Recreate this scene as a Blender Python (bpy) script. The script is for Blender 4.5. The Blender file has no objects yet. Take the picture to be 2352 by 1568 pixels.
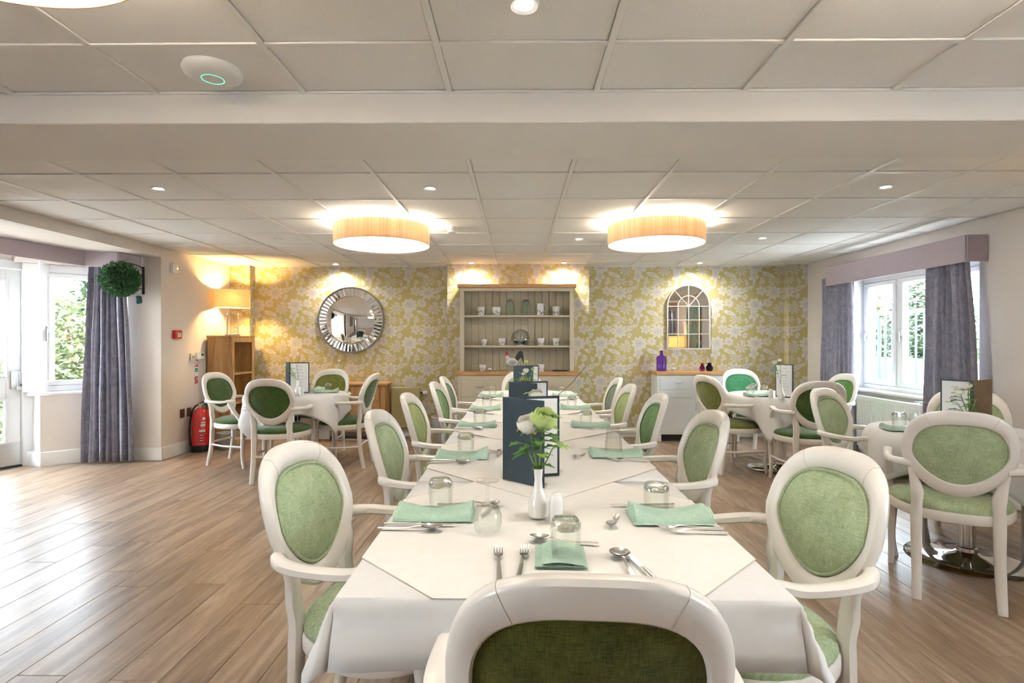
import bpy, math, random
from mathutils import Vector, Matrix
R=math.radians; PI=math.pi
sc=bpy.context.scene; C=sc.collection
# ---------------------------------------------------------------- camera, sky, sun, exposure
CEIL=2.31; LWX=-3.87; RWX=3.85; BACK=7.27; REAR=-3.0
cam_d=bpy.data.cameras.new('camera'); cam=bpy.data.objects.new('camera',cam_d); C.objects.link(cam)
cam_d.sensor_width=36; cam_d.lens=36*1230/2352; cam_d.clip_start=.05; cam_d.clip_end=120
cam.location=(0,0,1.29); cam.rotation_euler=(R(90),0,.0106); sc.camera=cam
wd=bpy.data.worlds.new('sky'); sc.world=wd; wd.use_nodes=True
bg=wd.node_tree.nodes['Background']; bg.inputs[0].default_value=(.78,.90,1,1); bg.inputs[1].default_value=14
sun_d=bpy.data.lights.new('sun','SUN'); sun_d.energy=36; sun_d.angle=R(2); sun_d.color=(1,.95,.86)
sun=bpy.data.objects.new('sun',sun_d); C.objects.link(sun); sun.rotation_euler=(R(24),0,R(8))
sc.view_settings.view_transform='Standard'; sc.view_settings.look='None'
sc.view_settings.exposure=1.33; sc.view_settings.gamma=1; sc.view_settings.use_curve_mapping=False
cy=sc.cycles; cy.use_denoising=True; cy.max_bounces=8; cy.diffuse_bounces=3; cy.glossy_bounces=2; cy.use_adaptive_sampling=True; cy.adaptive_threshold=.4; cy.adaptive_min_samples=22; cy.use_light_tree=False
cy.transmission_bounces=6; cy.transparent_max_bounces=20; cy.caustics_refractive=False; cy.caustics_reflective=False
cy.sample_clamp_indirect=6
DRUM_W=34; SPOT_W=10

# ---------------------------------------------------------------- mesh helpers
class MB:
    def __init__(s): s.v=[]; s.f=[]; s.m=[]
    def add(s,vs,fs,m=0):
        o=len(s.v); s.v+=[tuple(p) for p in vs]; s.f+=[tuple(i+o for i in f) for f in fs]; s.m+=[m]*len(fs); return s
    def tf(s,M,i0=0):
        for i in range(i0,len(s.v)): s.v[i]=tuple(M@Vector(s.v[i]))
        return s
    def box(s,a,b,bv=0,m=0):
        x0,y0,z0=a; x1,y1,z1=b
        if bv<=0:
            v=[(x,y,z) for z in(z0,z1) for y in(y0,y1) for x in(x0,x1)]
            return s.add(v,[(0,2,3,1),(4,5,7,6),(0,1,5,4),(2,6,7,3),(0,4,6,2),(1,3,7,5)],m)
        bv=min(bv,(x1-x0)*.49,(y1-y0)*.49,(z1-z0)*.49)
        v=[];ix={}
        for sx in(0,1):
            for sy in(0,1):
                for sz in(0,1):
                    c=[(x0,x1)[sx],(y0,y1)[sy],(z0,z1)[sz]]; inn=[c[0]+(bv,-bv)[sx],c[1]+(bv,-bv)[sy],c[2]+(bv,-bv)[sz]]
                    for ax in range(3):
                        p=list(inn); p[ax]=c[ax]; ix[(sx,sy,sz,ax)]=len(v); v.append(p)
        f=[]
        for ax in range(3):
            o=[i for i in range(3) if i!=ax]
            for sd in(0,1):
                q=[]
                for (a1,b1) in((0,0),(1,0),(1,1),(0,1)):
                    k=[0,0,0]; k[ax]=sd; k[o[0]]=a1; k[o[1]]=b1; q.append(ix[(*k,ax)])
                f.append(q)
            for a1 in(0,1):
                for b1 in(0,1):
                    k0=[0,0,0];k0[o[0]]=a1;k0[o[1]]=b1;k1=list(k0);k1[ax]=1
                    f.append([ix[(*k0,o[0])],ix[(*k1,o[0])],ix[(*k1,o[1])],ix[(*k0,o[1])]])
        for sx in(0,1):
            for sy in(0,1):
                for sz in(0,1): f.append([ix[(sx,sy,sz,a)] for a in range(3)])
        return s.add(v,f,m)
    def obox(s,c,d,h,bv=0,rz=0,m=0):   # centre of base, (dx,dy), height
        i=len(s.v); s.box((-d[0]/2,-d[1]/2,0),(d[0]/2,d[1]/2,h),bv,m); return s.tf(Matrix.Translation(c)@Matrix.Rotation(rz,4,'Z'),i)
    def lathe(s,pr,n=24,c=(0,0,0),sq=0,m=0,closed=False):
        v=[];f=[];N=len(pr)
        for j in range(n):
            t=2*PI*j/n; k=1+sq*(-math.cos(4*t))
            for r,z in pr: v.append((c[0]+r*k*math.cos(t),c[1]+r*k*math.sin(t),c[2]+z))
        L=N if closed else N-1
        for j in range(n):
            a=j*N; b=((j+1)%n)*N
            for i in range(L):
                i2=(i+1)%N; r0,r1=pr[i][0],pr[i2][0]
                if r0<1e-6 and r1<1e-6: continue
                if r0<1e-6: f.append((a+i,b+i2,a+i2))
                elif r1<1e-6: f.append((a+i,b+i,a+i2))
                else: f.append((a+i,b+i,b+i2,a+i2))
        return s.add(v,f,m)
    def cyl(s,c,r,h,n=20,r2=None,m=0):
        r2=r if r2 is None else r2; return s.lathe([(0,0),(r,0),(r2,h),(0,h)],n,c,0,m)
    def sweep(s,pts,sizes,n=8,sub=4,up=(0,0,1),pw=3.2,cap=True,m=0,closed=False):
        P=[Vector(p) for p in pts]; S=[(z,z) if isinstance(z,(int,float)) else z for z in (sizes if isinstance(sizes,list) else [sizes]*len(P))]
        if sub>1 and len(P)>2:
            Q=[];T=[];K=len(P)
            for i in range(K if closed else K-1):
                if closed: p0,p1,p2,p3=P[i-1],P[i],P[(i+1)%K],P[(i+2)%K]
                else: p1,p2=P[i],P[i+1]; p0=P[i-1] if i else p1*2-p2; p3=P[i+2] if i+2<K else p2*2-p1
                for j in range(sub):
                    t=j/sub
                    Q.append(.5*((2*p1)+(p2-p0)*t+(2*p0-5*p1+4*p2-p3)*t*t+(3*p1-p0-3*p2+p3)*t**3))
                    a,b=S[i],S[(i+1)%K]; T.append((a[0]+(b[0]-a[0])*t,a[1]+(b[1]-a[1])*t))
            if not closed: Q.append(P[-1]);T.append(S[-1])
            P,S=Q,T
        K=len(P); v=[]; U=Vector(up); pu=None
        for i,p in enumerate(P):
            if closed: d=P[(i+1)%K]-P[i-1]
            else: d=P[min(i+1,K-1)]-P[max(i-1,0)]
            d=d.normalized() if d.length>1e-9 else Vector((0,0,1))
            x=d.cross(U)
            if x.length<.12: x=pu if pu else d.orthogonal()
            x=(x-d*x.dot(d)).normalized(); pu=x; y=x.cross(d)
            for k in range(n):
                a=2*PI*(k+.5)/n; ca,sa=math.cos(a),math.sin(a)
                if pw!=2: ca=math.copysign(abs(ca)**(2/pw),ca); sa=math.copysign(abs(sa)**(2/pw),sa)
                v.append(p+x*(ca*S[i][0])+y*(sa*S[i][1]))
        f=[]
        for i in range(K if closed else K-1):
            a=i*n;b=((i+1)%K)*n
            for k in range(n): f.append((a+k,a+(k+1)%n,b+(k+1)%n,b+k))
        if cap and not closed: f.append(tuple(range(n-1,-1,-1))); f.append(tuple((K-1)*n+k for k in range(n)))
        return s.add(v,f,m)
    def tube(s,pts,r,n=8,sub=4,m=0,closed=False,up=(0,0,1)): return s.sweep(pts,r,n,sub,up,2,True,m,closed)
    def prism(s,out,lo,hi,axis='z',m=0):  # extrude 2d outline; axis z:(x,y) y:(x,z) x:(y,z)
        def P(a,b,h): return {'z':(a,b,h),'y':(a,h,b),'x':(h,a,b)}[axis]
        n=len(out); v=[P(a,b,lo) for a,b in out]+[P(a,b,hi) for a,b in out]
        return s.add(v,[tuple(range(n)),tuple(range(2*n-1,n-1,-1))]+[(i,(i+1)%n,(i+1)%n+n,i+n) for i in range(n)],m)
    def sphere(s,c,r,n=14,k=9,m=0):
        rr=r if isinstance(r,tuple) else (r,r,r); i=len(s.v)
        s.lathe([(math.sin(PI*j/k) if 0<j<k else 0,-math.cos(PI*j/k)) for j in range(k+1)],n,(0,0,0),0,m)
        return s.tf(Matrix.Translation(c)@Matrix.Diagonal((*rr,1)),i)
    def grid(s,fn,nu,nv,m=0,wrap=False):
        v=[fn(i/nu,j/nv) for j in range(nv+1) for i in range(nu if wrap else nu+1)]; w=nu if wrap else nu+1
        return s.add(v,[(j*w+i,j*w+(i+1)%w,(j+1)*w+(i+1)%w,(j+1)*w+i) for j in range(nv) for i in range(nu)],m)
def mesh(name,mb,mats,smooth=True,ang=38):
    me=bpy.data.meshes.new(name); me.from_pydata(mb.v,[],mb.f)
    for x in (mats if isinstance(mats,(list,tuple)) else [mats]): me.materials.append(x)
    me.polygons.foreach_set('material_index',mb.m)
    import bmesh
    bm=bmesh.new(); bm.from_mesh(me); bmesh.ops.recalc_face_normals(bm,faces=bm.faces); bm.to_mesh(me); bm.free()
    if smooth:
        me.polygons.foreach_set('use_smooth',[True]*len(me.polygons)); me.set_sharp_from_angle(angle=R(ang))
    me.update(); return me
def obj(name,mb,mats,parent=None,loc=None,rz=0,smooth=True,ang=38):
    o=bpy.data.objects.new(name,mesh(name,mb,mats,smooth,ang) if isinstance(mb,MB) else mb); C.objects.link(o)
    if parent: o.parent=parent
    if loc: o.location=loc
    if rz: o.rotation_euler.z=rz
    return o
def tag(o,label,cat,group=None,kind=None):
    if label: o['label']=label
    if cat: o['category']=cat
    if group: o['group']=group
    if kind: o['kind']=kind
    return o
def thing(name,label,cat,loc=(0,0,0),rz=0,group=None):
    o=bpy.data.objects.new(name,None); C.objects.link(o); o.location=loc; o.rotation_euler.z=rz; o.empty_display_size=.1
    return tag(o,label,cat,group)
def struct(name,mb,mats,parent=None,label=None,**k):
    o=obj(name,mb,mats,parent,**k)
    if not parent: o['kind']='structure'
    if label: o['label']=label
    return o
def dup(src,loc,rz,label,group=None,mats=None):
    r=src.copy(); C.objects.link(r); r.location=loc; r.rotation_euler.z=rz; r['label']=label
    if group: r['group']=group
    def rec(a,b):
        for ch in a.children:
            c=ch.copy(); C.objects.link(c); c.parent=b; rec(ch,c)
    rec(src,r); return r

# ---------------------------------------------------------------- materials
MAT={}
def nt(name):
    m=bpy.data.materials.new(name); m.use_nodes=True; MAT[name]=m; t=m.node_tree
    return m,t,t.nodes['Principled BSDF']
def lk(t,a,b): t.links.new(a,b)
def N(t,typ,**k):
    n=t.nodes.new(typ)
    for a,b in k.items(): setattr(n,a,b)
    return n
def noise(t,scale,detail=3,vec=None,rough=.5):
    n=N(t,'ShaderNodeTexNoise'); n.inputs['Scale'].default_value=scale; n.inputs['Detail'].default_value=detail; n.inputs['Roughness'].default_value=rough
    if vec: lk(t,vec,n.inputs['Vector'])
    return n
def ramp(t,fac,stops):
    r=N(t,'ShaderNodeValToRGB'); e=r.color_ramp.elements
    while len(e)<len(stops): e.new(.5)
    for x,(p,c) in zip(e,stops): x.position=p; x.color=(*c,1) if len(c)==3 else c
    lk(t,fac,r.inputs[0]); return r
def coords(t,scale=(1,1,1),kind='Object',rnd=0):
    c=N(t,'ShaderNodeTexCoord'); mp=N(t,'ShaderNodeMapping'); mp.inputs['Scale'].default_value=scale; src=c.outputs[kind]
    if rnd:
        oi=N(t,'ShaderNodeObjectInfo'); mu=N(t,'ShaderNodeMath',operation='MULTIPLY'); mu.inputs[1].default_value=rnd; lk(t,oi.outputs['Random'],mu.inputs[0])
        ad=N(t,'ShaderNodeVectorMath',operation='ADD'); lk(t,src,ad.inputs[0]); lk(t,mu.outputs[0],ad.inputs[1]); src=ad.outputs[0]
    lk(t,src,mp.inputs['Vector']); return mp.outputs[0]
def bump(t,b,h,st=.3,dist=.002):
    n=N(t,'ShaderNodeBump'); n.inputs['Strength'].default_value=st; n.inputs['Distance'].default_value=dist; lk(t,h,n.inputs['Height']); lk(t,n.outputs[0],b.inputs['Normal'])
def plain(name,col,rough=.5,metal=0,var=0,sc_=8,bmp=0,bs=200,spec=None,coat=0):
    m,t,b=nt(name); b.inputs['Roughness'].default_value=rough; b.inputs['Metallic'].default_value=metal
    if spec is not None: b.inputs['Specular IOR Level'].default_value=spec
    if coat: b.inputs['Coat Weight'].default_value=coat; b.inputs['Coat Roughness'].default_value=.15
    n=noise(t,sc_,4,coords(t)); a=tuple(max(0,c*(1-var)) for c in col); z=tuple(min(1,c*(1+var)) for c in col)
    r=ramp(t,n.outputs[0],[(.3,a),(.7,z)]); lk(t,r.outputs[0],b.inputs['Base Color'])
    if bmp: bump(t,b,noise(t,bs,3,coords(t)).outputs[0],bmp,.001)
    return m
def emis(name,col,st,base=(.9,.9,.9)):
    m,t,b=nt(name); b.inputs['Base Color'].default_value=(*base,1); b.inputs['Emission Color'].default_value=(*col,1); b.inputs['Emission Strength'].default_value=st; return m
def weave(name,c0,c1,fine=420,sheen=.15,bst=.5,vary=0):
    m,t,b=nt(name); b.inputs['Roughness'].default_value=.9; b.inputs['Sheen Weight'].default_value=sheen; b.inputs['Specular IOR Level'].default_value=.2
    v=coords(t); a=noise(t,1,3,coords(t,(fine,fine*.1,fine*.1))); d=noise(t,1,3,coords(t,(fine*.1,fine*.3,fine*.9))); e=noise(t,14,3,v)
    mx=N(t,'ShaderNodeMath',operation='ADD'); lk(t,a.outputs[0],mx.inputs[0]); lk(t,d.outputs[0],mx.inputs[1])
    m2=N(t,'ShaderNodeMath',operation='MULTIPLY_ADD'); m2.inputs[1].default_value=.7; lk(t,e.outputs[0],m2.inputs[0]); lk(t,mx.outputs[0],m2.inputs[2])
    m3=N(t,'ShaderNodeMath',operation='MULTIPLY'); m3.inputs[1].default_value=1/2.7; lk(t,m2.outputs[0],m3.inputs[0])
    r=ramp(t,m3.outputs[0],[(.36,c0),(.64,c1)]); lk(t,r.outputs[0],b.inputs['Base Color']); bump(t,b,mx.outputs[0],bst,.001)
    return m
def wood(name,c0,c1,c2,sx=(1,1,1),rough=.45,rnd=0,grain=1,coat=0,pv=0):
    m,t,b=nt(name); b.inputs['Roughness'].default_value=rough
    if coat: b.inputs['Coat Weight'].default_value=coat; b.inputs['Coat Roughness'].default_value=.2
    v=coords(t,sx,rnd=rnd); n1=noise(t,1.6*grain,4,v,.55); n1.inputs['Distortion'].default_value=1.2
    n2=noise(t,9*grain,5,v,.65)
    a=N(t,'ShaderNodeMath',operation='MULTIPLY_ADD'); a.inputs[1].default_value=.45; lk(t,n2.outputs[0],a.inputs[0]); lk(t,n1.outputs[0],a.inputs[2])
    last=a.outputs[0]
    if pv:
        oi=N(t,'ShaderNodeObjectInfo'); q=N(t,'ShaderNodeMath',operation='MULTIPLY_ADD'); q.inputs[1].default_value=pv; lk(t,oi.outputs['Random'],q.inputs[0]); lk(t,last,q.inputs[2]); last=q.outputs[0]
    r=ramp(t,last,[(.45+pv*.3,c0),(.72+pv*.5,c1),(.98+pv*.6,c2)]); lk(t,r.outputs[0],b.inputs['Base Color']); bump(t,b,n2.outputs[0],.12,.001)
    return m
def glass(name,col=(1,1,1),ior=1.47,rough=0,clear=.93):
    # clear drinking glass: mostly straight-through light with fresnel gloss, part true refraction
    m,t,b=nt(name); o=t.nodes['Material Output']; tr=N(t,'ShaderNodeBsdfTransparent'); tr.inputs[0].default_value=(*col,1)
    gl=N(t,'ShaderNodeBsdfGlossy'); gl.inputs['Roughness'].default_value=max(.02,rough); lw=N(t,'ShaderNodeLayerWeight'); lw.inputs[0].default_value=.5; pw=N(t,'ShaderNodeMath',operation='POWER'); pw.inputs[1].default_value=4; lk(t,lw.outputs['Facing'],pw.inputs[0]); fr=N(t,'ShaderNodeMath',operation='MULTIPLY_ADD'); fr.inputs[1].default_value=.5; fr.inputs[2].default_value=.025; lk(t,pw.outputs[0],fr.inputs[0])
    m1=N(t,'ShaderNodeMixShader'); lk(t,fr.outputs[0],m1.inputs[0]); lk(t,tr.outputs[0],m1.inputs[1]); lk(t,gl.outputs[0],m1.inputs[2])
    mx=N(t,'ShaderNodeMixShader'); mx.inputs[0].default_value=clear; lk(t,b.outputs[0],mx.inputs[1]); lk(t,m1.outputs[0],mx.inputs[2]); lk(t,mx.outputs[0],o.inputs[0])
    b.inputs['Base Color'].default_value=(*col,1); b.inputs['Transmission Weight'].default_value=1; b.inputs['IOR'].default_value=ior; b.inputs['Roughness'].default_value=rough; return m
def pane(name,col=(1,1,1),k=.10):
    m,t,b=nt(name); t.nodes.remove(b); o=t.nodes['Material Output']
    tr=N(t,'ShaderNodeBsdfTransparent'); tr.inputs[0].default_value=(*col,1); gl=N(t,'ShaderNodeBsdfGlossy'); gl.inputs['Roughness'].default_value=.02
    lw=N(t,'ShaderNodeLayerWeight'); lw.inputs[0].default_value=.5; pw=N(t,'ShaderNodeMath',operation='POWER'); pw.inputs[1].default_value=4; lk(t,lw.outputs['Facing'],pw.inputs[0]); mu=N(t,'ShaderNodeMath',operation='MULTIPLY_ADD'); mu.inputs[1].default_value=.6; mu.inputs[2].default_value=k*.4; lk(t,pw.outputs[0],mu.inputs[0])
    mx=N(t,'ShaderNodeMixShader'); lk(t,mu.outputs[0],mx.inputs[0]); lk(t,tr.outputs[0],mx.inputs[1]); lk(t,gl.outputs[0],mx.inputs[2]); lk(t,mx.outputs[0],o.inputs[0]); return m
def sheet(name,col,tr=.4,rough=.9,var=.03,e=None,est=0):
    # thin cloth or leaf: diffuse plus translucent
    m,t,b=nt(name); b.inputs['Roughness'].default_value=rough; b.inputs['Specular IOR Level'].default_value=.2; o=t.nodes['Material Output']
    n=noise(t,30,3,coords(t)); r=ramp(t,n.outputs[0],[(.3,tuple(c*(1-var) for c in col)),(.7,tuple(min(1,c*(1+var)) for c in col))]); lk(t,r.outputs[0],b.inputs['Base Color'])
    tl=N(t,'ShaderNodeBsdfTranslucent'); lk(t,r.outputs[0],tl.inputs[0]); mx=N(t,'ShaderNodeMixShader'); mx.inputs[0].default_value=tr
    lk(t,b.outputs[0],mx.inputs[1]); lk(t,tl.outputs[0],mx.inputs[2]); lk(t,mx.outputs[0],o.inputs[0])
    if e: b.inputs['Emission Color'].default_value=(*e,1); b.inputs['Emission Strength'].default_value=est
    return m
M_wall=plain('wall_paint',(.74,.67,.605),.75,var=.015,sc_=2)
M_ceil=plain('ceiling_tile_white',(.90,.885,.86),.9,var=.02,sc_=90,bmp=.25,bs=350)
M_grid=plain('grid_white',(.88,.86,.83),.4,var=.01)
M_beam=plain('beam_paint',(.88,.85,.81),.75,var=.015,sc_=2)
M_trim=plain('trim_gloss',(.88,.87,.85),.28,var=.01)
M_upvc=plain('window_white',(.9,.91,.92),.3,var=.01)
M_floor=wood('vinyl_plank',(.155,.100,.063),(.315,.218,.146),(.44,.325,.235),(7,.75,7),.34,rnd=40,pv=.16,grain=1.0)
M_floor.node_tree.nodes['Principled BSDF'].inputs['Specular IOR Level'].default_value=.5
M_chair=plain('chair_lacquer',(.85,.80,.735),.3,var=.02,sc_=5,coat=.25)
M_sage=weave('sage_linen',(.235,.305,.165),(.50,.575,.36))
M_olive=weave('olive_velvet',(.085,.095,.010),(.21,.225,.045),300,.3,.3)
M_dark=weave('bottle_green_velvet',(.022,.055,.010),(.078,.145,.030),300,.35,.3)
M_seam=plain('joint_line',(.55,.48,.40),.6)
M_cloth=sheet('white_table_linen',(.85,.83,.81),.12,.85,.015)
M_over=plain('cream_overlay_linen',(.85,.81,.75),.85,var=.02,sc_=25)
M_hem=plain('overlay_hem',(.70,.62,.52),.9)
M_nap=weave('green_napkin',(.33,.49,.37),(.50,.65,.525),600,.1,.3)
M_naph=plain('napkin_hem',(.62,.78,.62),.9,var=.03)
M_steel=plain('polished_steel',(.86,.85,.84),.2,1,.02)
M_chrome=plain('chrome',(.85,.86,.88),.06,1,.01)
M_brush=plain('brushed_metal',(.62,.62,.62),.35,1,.05,60)
M_glass=glass('clear_glass',(.99,1,.99)); M_solid=glass('solid_glass',(.97,1,.98),1.5,0,.25)
M_pane=pane('window_pane')
M_mirror=plain('mirror',(.93,.93,.93),.015,1,0)
M_oak=wood('oak',(.26,.125,.04),(.47,.26,.10),(.58,.35,.155),(5,5,.6),.45,grain=1.2)
M_oaktop=wood('oak_worktop',(.33,.155,.05),(.53,.29,.11),(.62,.37,.16),(.8,6,6),.4,grain=1.2)
M_dress=plain('taupe_paint',(.57,.505,.375),.5,var=.015)
M_cab=plain('pale_grey_paint',(.80,.83,.81),.4,var=.01)
M_lilac=plain('lilac_pelmet',(.48,.40,.44),.85,var=.03,sc_=40)
M_curt=weave('lilac_grey_curtain',(.17,.168,.225),(.385,.375,.455),260,.2,.5)
M_blk=plain('black_plastic',(.02,.02,.022),.35,var=.1)
M_red=plain('extinguisher_red',(.62,.012,.012),.18,var=.03,coat=.5)
M_white=plain('white_plastic',(.85,.85,.84),.35,var=.01)
M_cer=plain('white_ceramic',(.88,.86,.83),.12,var=.01,coat=.4)
M_blotch=plain('indigo_glaze',(.03,.03,.07),.25,var=.1)
M_navy=plain('menu_leatherette',(.022,.040,.058),.42,var=.12,sc_=60,bmp=.2,bs=500)
M_page=plain('menu_paper',(.86,.85,.86),.7,var=.01)
M_ink=plain('print_grey',(.35,.35,.36),.8)
M_gold=plain('gold_foil',(.80,.50,.14),.3,1,.02)
M_leaf=sheet('leaf_green',(.10,.27,.05),.3,.5,.35)
M_leafl=sheet('leaf_light',(.30,.50,.10),.35,.5,.25)
M_petal=sheet('petal_white',(.93,.91,.84),.25,.7,.03)
M_petalg=sheet('petal_lime',(.62,.74,.32),.35,.7,.12)
M_stem=plain('stem_green',(.20,.33,.08),.6,var=.15)
M_twig=plain('twig_brown',(.16,.10,.05),.8,var=.2)
M_olv=plain('radiator_olive',(.48,.42,.20),.45,var=.01)
M_box=sheet('boxwood',(.055,.15,.055),.2,.45,.6)
M_galv=plain('galvanised',(.50,.53,.50),.45,.6,.08,20)
M_drum=wood('drum_veneer',(.70,.45,.22),(.84,.60,.35),(.93,.75,.52),(30,30,.6),.6,grain=.8)
def _tl(m,k):
    t=m.node_tree; b=t.nodes['Principled BSDF']; o=t.nodes['Material Output']; tl=N(t,'ShaderNodeBsdfTranslucent'); lk(t,b.inputs['Base Color'].links[0].from_socket,tl.inputs[0]); mx=N(t,'ShaderNodeMixShader'); mx.inputs[0].default_value=k
    lk(t,b.outputs[0],mx.inputs[1]); lk(t,tl.outputs[0],mx.inputs[2]); lk(t,mx.outputs[0],o.inputs[0])
_tl(M_drum,.10)
M_bounce_ground=plain('pale_bounce_ground',(.80,.78,.74),.9,var=.2)  # ground outside, made this pale to throw light up onto the ceiling
M_sign_r=plain('sign_red',(.6,.03,.04),.4); M_sign_g=plain('sign_green',(.02,.30,.2),.4); M_brown=plain('socket_brown',(.10,.035,.025),.35)
def wallpaper():
    g=bpy.data.node_groups.new('motif','ShaderNodeTree'); I=g.interface
    for nm,ty in(('P','NodeSocketVector'),('C','NodeSocketVector'),('Rot','NodeSocketFloat'),('S','NodeSocketVector'),('n','NodeSocketFloat'),('amp','NodeSocketFloat')): I.new_socket(nm,in_out='INPUT',socket_type=ty)
    I.new_socket('mask',in_out='OUTPUT',socket_type='NodeSocketFloat'); I.new_socket('shade',in_out='OUTPUT',socket_type='NodeSocketFloat')
    gi=g.nodes.new('NodeGroupInput'); go=g.nodes.new('NodeGroupOutput'); L=g.links.new
    def vm(op,a,b=None):
        n=g.nodes.new('ShaderNodeVectorMath'); n.operation=op; L(a,n.inputs[0])
        if b is not None:
            if isinstance(b,tuple): n.inputs[1].default_value=b
            else: L(b,n.inputs[1])
        return n.outputs['Value'] if op=='LENGTH' else n.outputs[0]
    def ma(op,a,b=None,c=None):
        n=g.nodes.new('ShaderNodeMath'); n.operation=op
        for i,x in enumerate((a,b,c)):
            if x is None: continue
            if isinstance(x,(int,float)): n.inputs[i].default_value=x
            else: L(x,n.inputs[i])
        return n.outputs[0]
    d=vm('SUBTRACT',gi.outputs['P'],gi.outputs['C']); d=vm('ADD',d,(.5,.5,.5)); d=vm('FRACTION',d); d=vm('SUBTRACT',d,(.5,.5,.5))
    vr=g.nodes.new('ShaderNodeVectorRotate'); vr.rotation_type='Z_AXIS'; L(d,vr.inputs['Vector']); L(gi.outputs['Rot'],vr.inputs['Angle'])
    q=vm('DIVIDE',vr.outputs[0],gi.outputs['S']); q=vm('MULTIPLY',q,(1,1,0)); sp=g.nodes.new('ShaderNodeSeparateXYZ'); L(q,sp.inputs[0])
    r=vm('LENGTH',q); th=ma('ARCTAN2',sp.outputs[1],sp.outputs[0]); ph=ma('MULTIPLY',th,gi.outputs['n'])
    lobe=ma('ABSOLUTE',ma('COSINE',ma('MULTIPLY',ph,.5))); edge=ma('MULTIPLY_ADD',ma('SUBTRACT',lobe,.6),gi.outputs['amp'],1)
    rr=ma('DIVIDE',r,edge); mr=g.nodes.new('ShaderNodeMapRange'); mr.interpolation_type='SMOOTHSTEP'
    for i,v in((1,1.08),(2,.82),(3,0.),(4,1.)): mr.inputs[i].default_value=v
    L(rr,mr.inputs[0]); L(mr.outputs[0],go.inputs['mask'])
    s1=ma('SINE',ma('MULTIPLY_ADD',rr,11,ma('MULTIPLY',ph,1.0))); s2=ma('SINE',ma('MULTIPLY_ADD',rr,-7,ma('MULTIPLY',ph,2.0)))
    sh=ma('MULTIPLY_ADD',ma('MULTIPLY',s1,s2),.5,.5); sh=ma('MULTIPLY',sh,ma('SUBTRACT',1.25,rr)); L(sh,go.inputs['shade'])
    m,t,b=nt('floral_wallpaper'); b.inputs['Roughness'].default_value=.62; b.inputs['Specular IOR Level'].default_value=.25
    tc=N(t,'ShaderNodeTexCoord'); sx=N(t,'ShaderNodeSeparateXYZ'); lk(t,tc.outputs['Object'],sx.inputs[0])
    ad=N(t,'ShaderNodeMath',operation='ADD'); lk(t,sx.outputs[0],ad.inputs[0]); lk(t,sx.outputs[1],ad.inputs[1])
    cb=N(t,'ShaderNodeCombineXYZ'); lk(t,ad.outputs[0],cb.inputs[0]); lk(t,sx.outputs[2],cb.inputs[1])
    dv=N(t,'ShaderNodeVectorMath',operation='MULTIPLY_ADD'); dv.inputs[1].default_value=(1/.52,1/.52,0); dv.inputs[2].default_value=(.37,.12,0); lk(t,cb.outputs[0],dv.inputs[0])
    nz=noise(t,9,3,dv.outputs[0]); ns=N(t,'ShaderNodeVectorMath',operation='SUBTRACT'); ns.inputs[1].default_value=(.5,.5,.5); lk(t,nz.outputs['Color'],ns.inputs[0])
    nv=N(t,'ShaderNodeVectorMath',operation='MULTIPLY_ADD'); nv.inputs[1].default_value=(.045,.045,0); lk(t,ns.outputs[0],nv.inputs[0]); lk(t,dv.outputs[0],nv.inputs[2])
    # motifs: centre, rotation, half size, petals, lobe depth, brightness
    Q=[((.52,.55),0,(.20,.17),9,.35,1),((.49,.30),.2,(.11,.145),5,.7,1),((.86,.34),.35,(.15,.062),2,.3,1),((.84,.60),.6,(.115,.10),7,.45,.95),
       ((.00,.87),0,(.19,.16),9,.5,.98),((.68,.92),.4,(.12,.11),6,.6,.9),((.30,.96),-.5,(.135,.06),3,.5,.9),((.26,.76),.5,(.05,.09),2,.3,.9),
       ((.155,.44),.2,(.135,.11),8,.95,.72),((.03,.17),.1,(.14,.085),7,.95,.7),((.30,.13),-.2,(.045,.08),3,.4,.9),((.70,.22),0,(.05,.05),5,.3,.92),
       ((.67,.12),0,(.043,.043),5,.3,.92),((.74,.15),.5,(.04,.04),5,.3,.9),((.20,.58),.8,(.07,.055),5,.6,.85),((.47,.06),.3,(.03,.12),3,.6,.7),((.90,.05),-.6,(.09,.035),2,.4,.8)]
    mk=sh=None
    for c,ro,s,n,am,br in Q:
        k=N(t,'ShaderNodeGroup'); k.node_tree=g; lk(t,nv.outputs[0],k.inputs['P']); k.inputs['C'].default_value=(*c,0); k.inputs['Rot'].default_value=ro; k.inputs['S'].default_value=(*s,1); k.inputs['n'].default_value=n; k.inputs['amp'].default_value=am
        w=N(t,'ShaderNodeMath',operation='MULTIPLY'); w.inputs[1].default_value=br; lk(t,k.outputs[0],w.inputs[0])
        z=N(t,'ShaderNodeMath',operation='MULTIPLY'); lk(t,k.outputs[0],z.inputs[0]); lk(t,k.outputs[1],z.inputs[1])
        if mk is None: mk,sh=w.outputs[0],z.outputs[0]
        else:
            a=N(t,'ShaderNodeMath',operation='MAXIMUM'); lk(t,mk,a.inputs[0]); lk(t,w.outputs[0],a.inputs[1]); mk=a.outputs[0]
            a=N(t,'ShaderNodeMath',operation='MAXIMUM'); lk(t,sh,a.inputs[0]); lk(t,z.outputs[0],a.inputs[1]); sh=a.outputs[0]
    gn=noise(t,3.2,2,dv.outputs[0]); base=ramp(t,gn.outputs[0],[(.35,(.45,.40,.155)),(.65,(.50,.405,.185))])
    pet=ramp(t,sh,[(.22,(.69,.63,.56)),(.62,(.47,.445,.385)),(1,(.33,.33,.27))])
    mx=N(t,'ShaderNodeMix',data_type='RGBA'); lk(t,mk,mx.inputs['Factor']); lk(t,base.outputs[0],mx.inputs['A']); lk(t,pet.outputs[0],mx.inputs['B']); lk(t,mx.outputs['Result'],b.inputs['Base Color'])
    return m
M_paper=wallpaper()
# ---------------------------------------------------------------- room shell
T=.15
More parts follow.
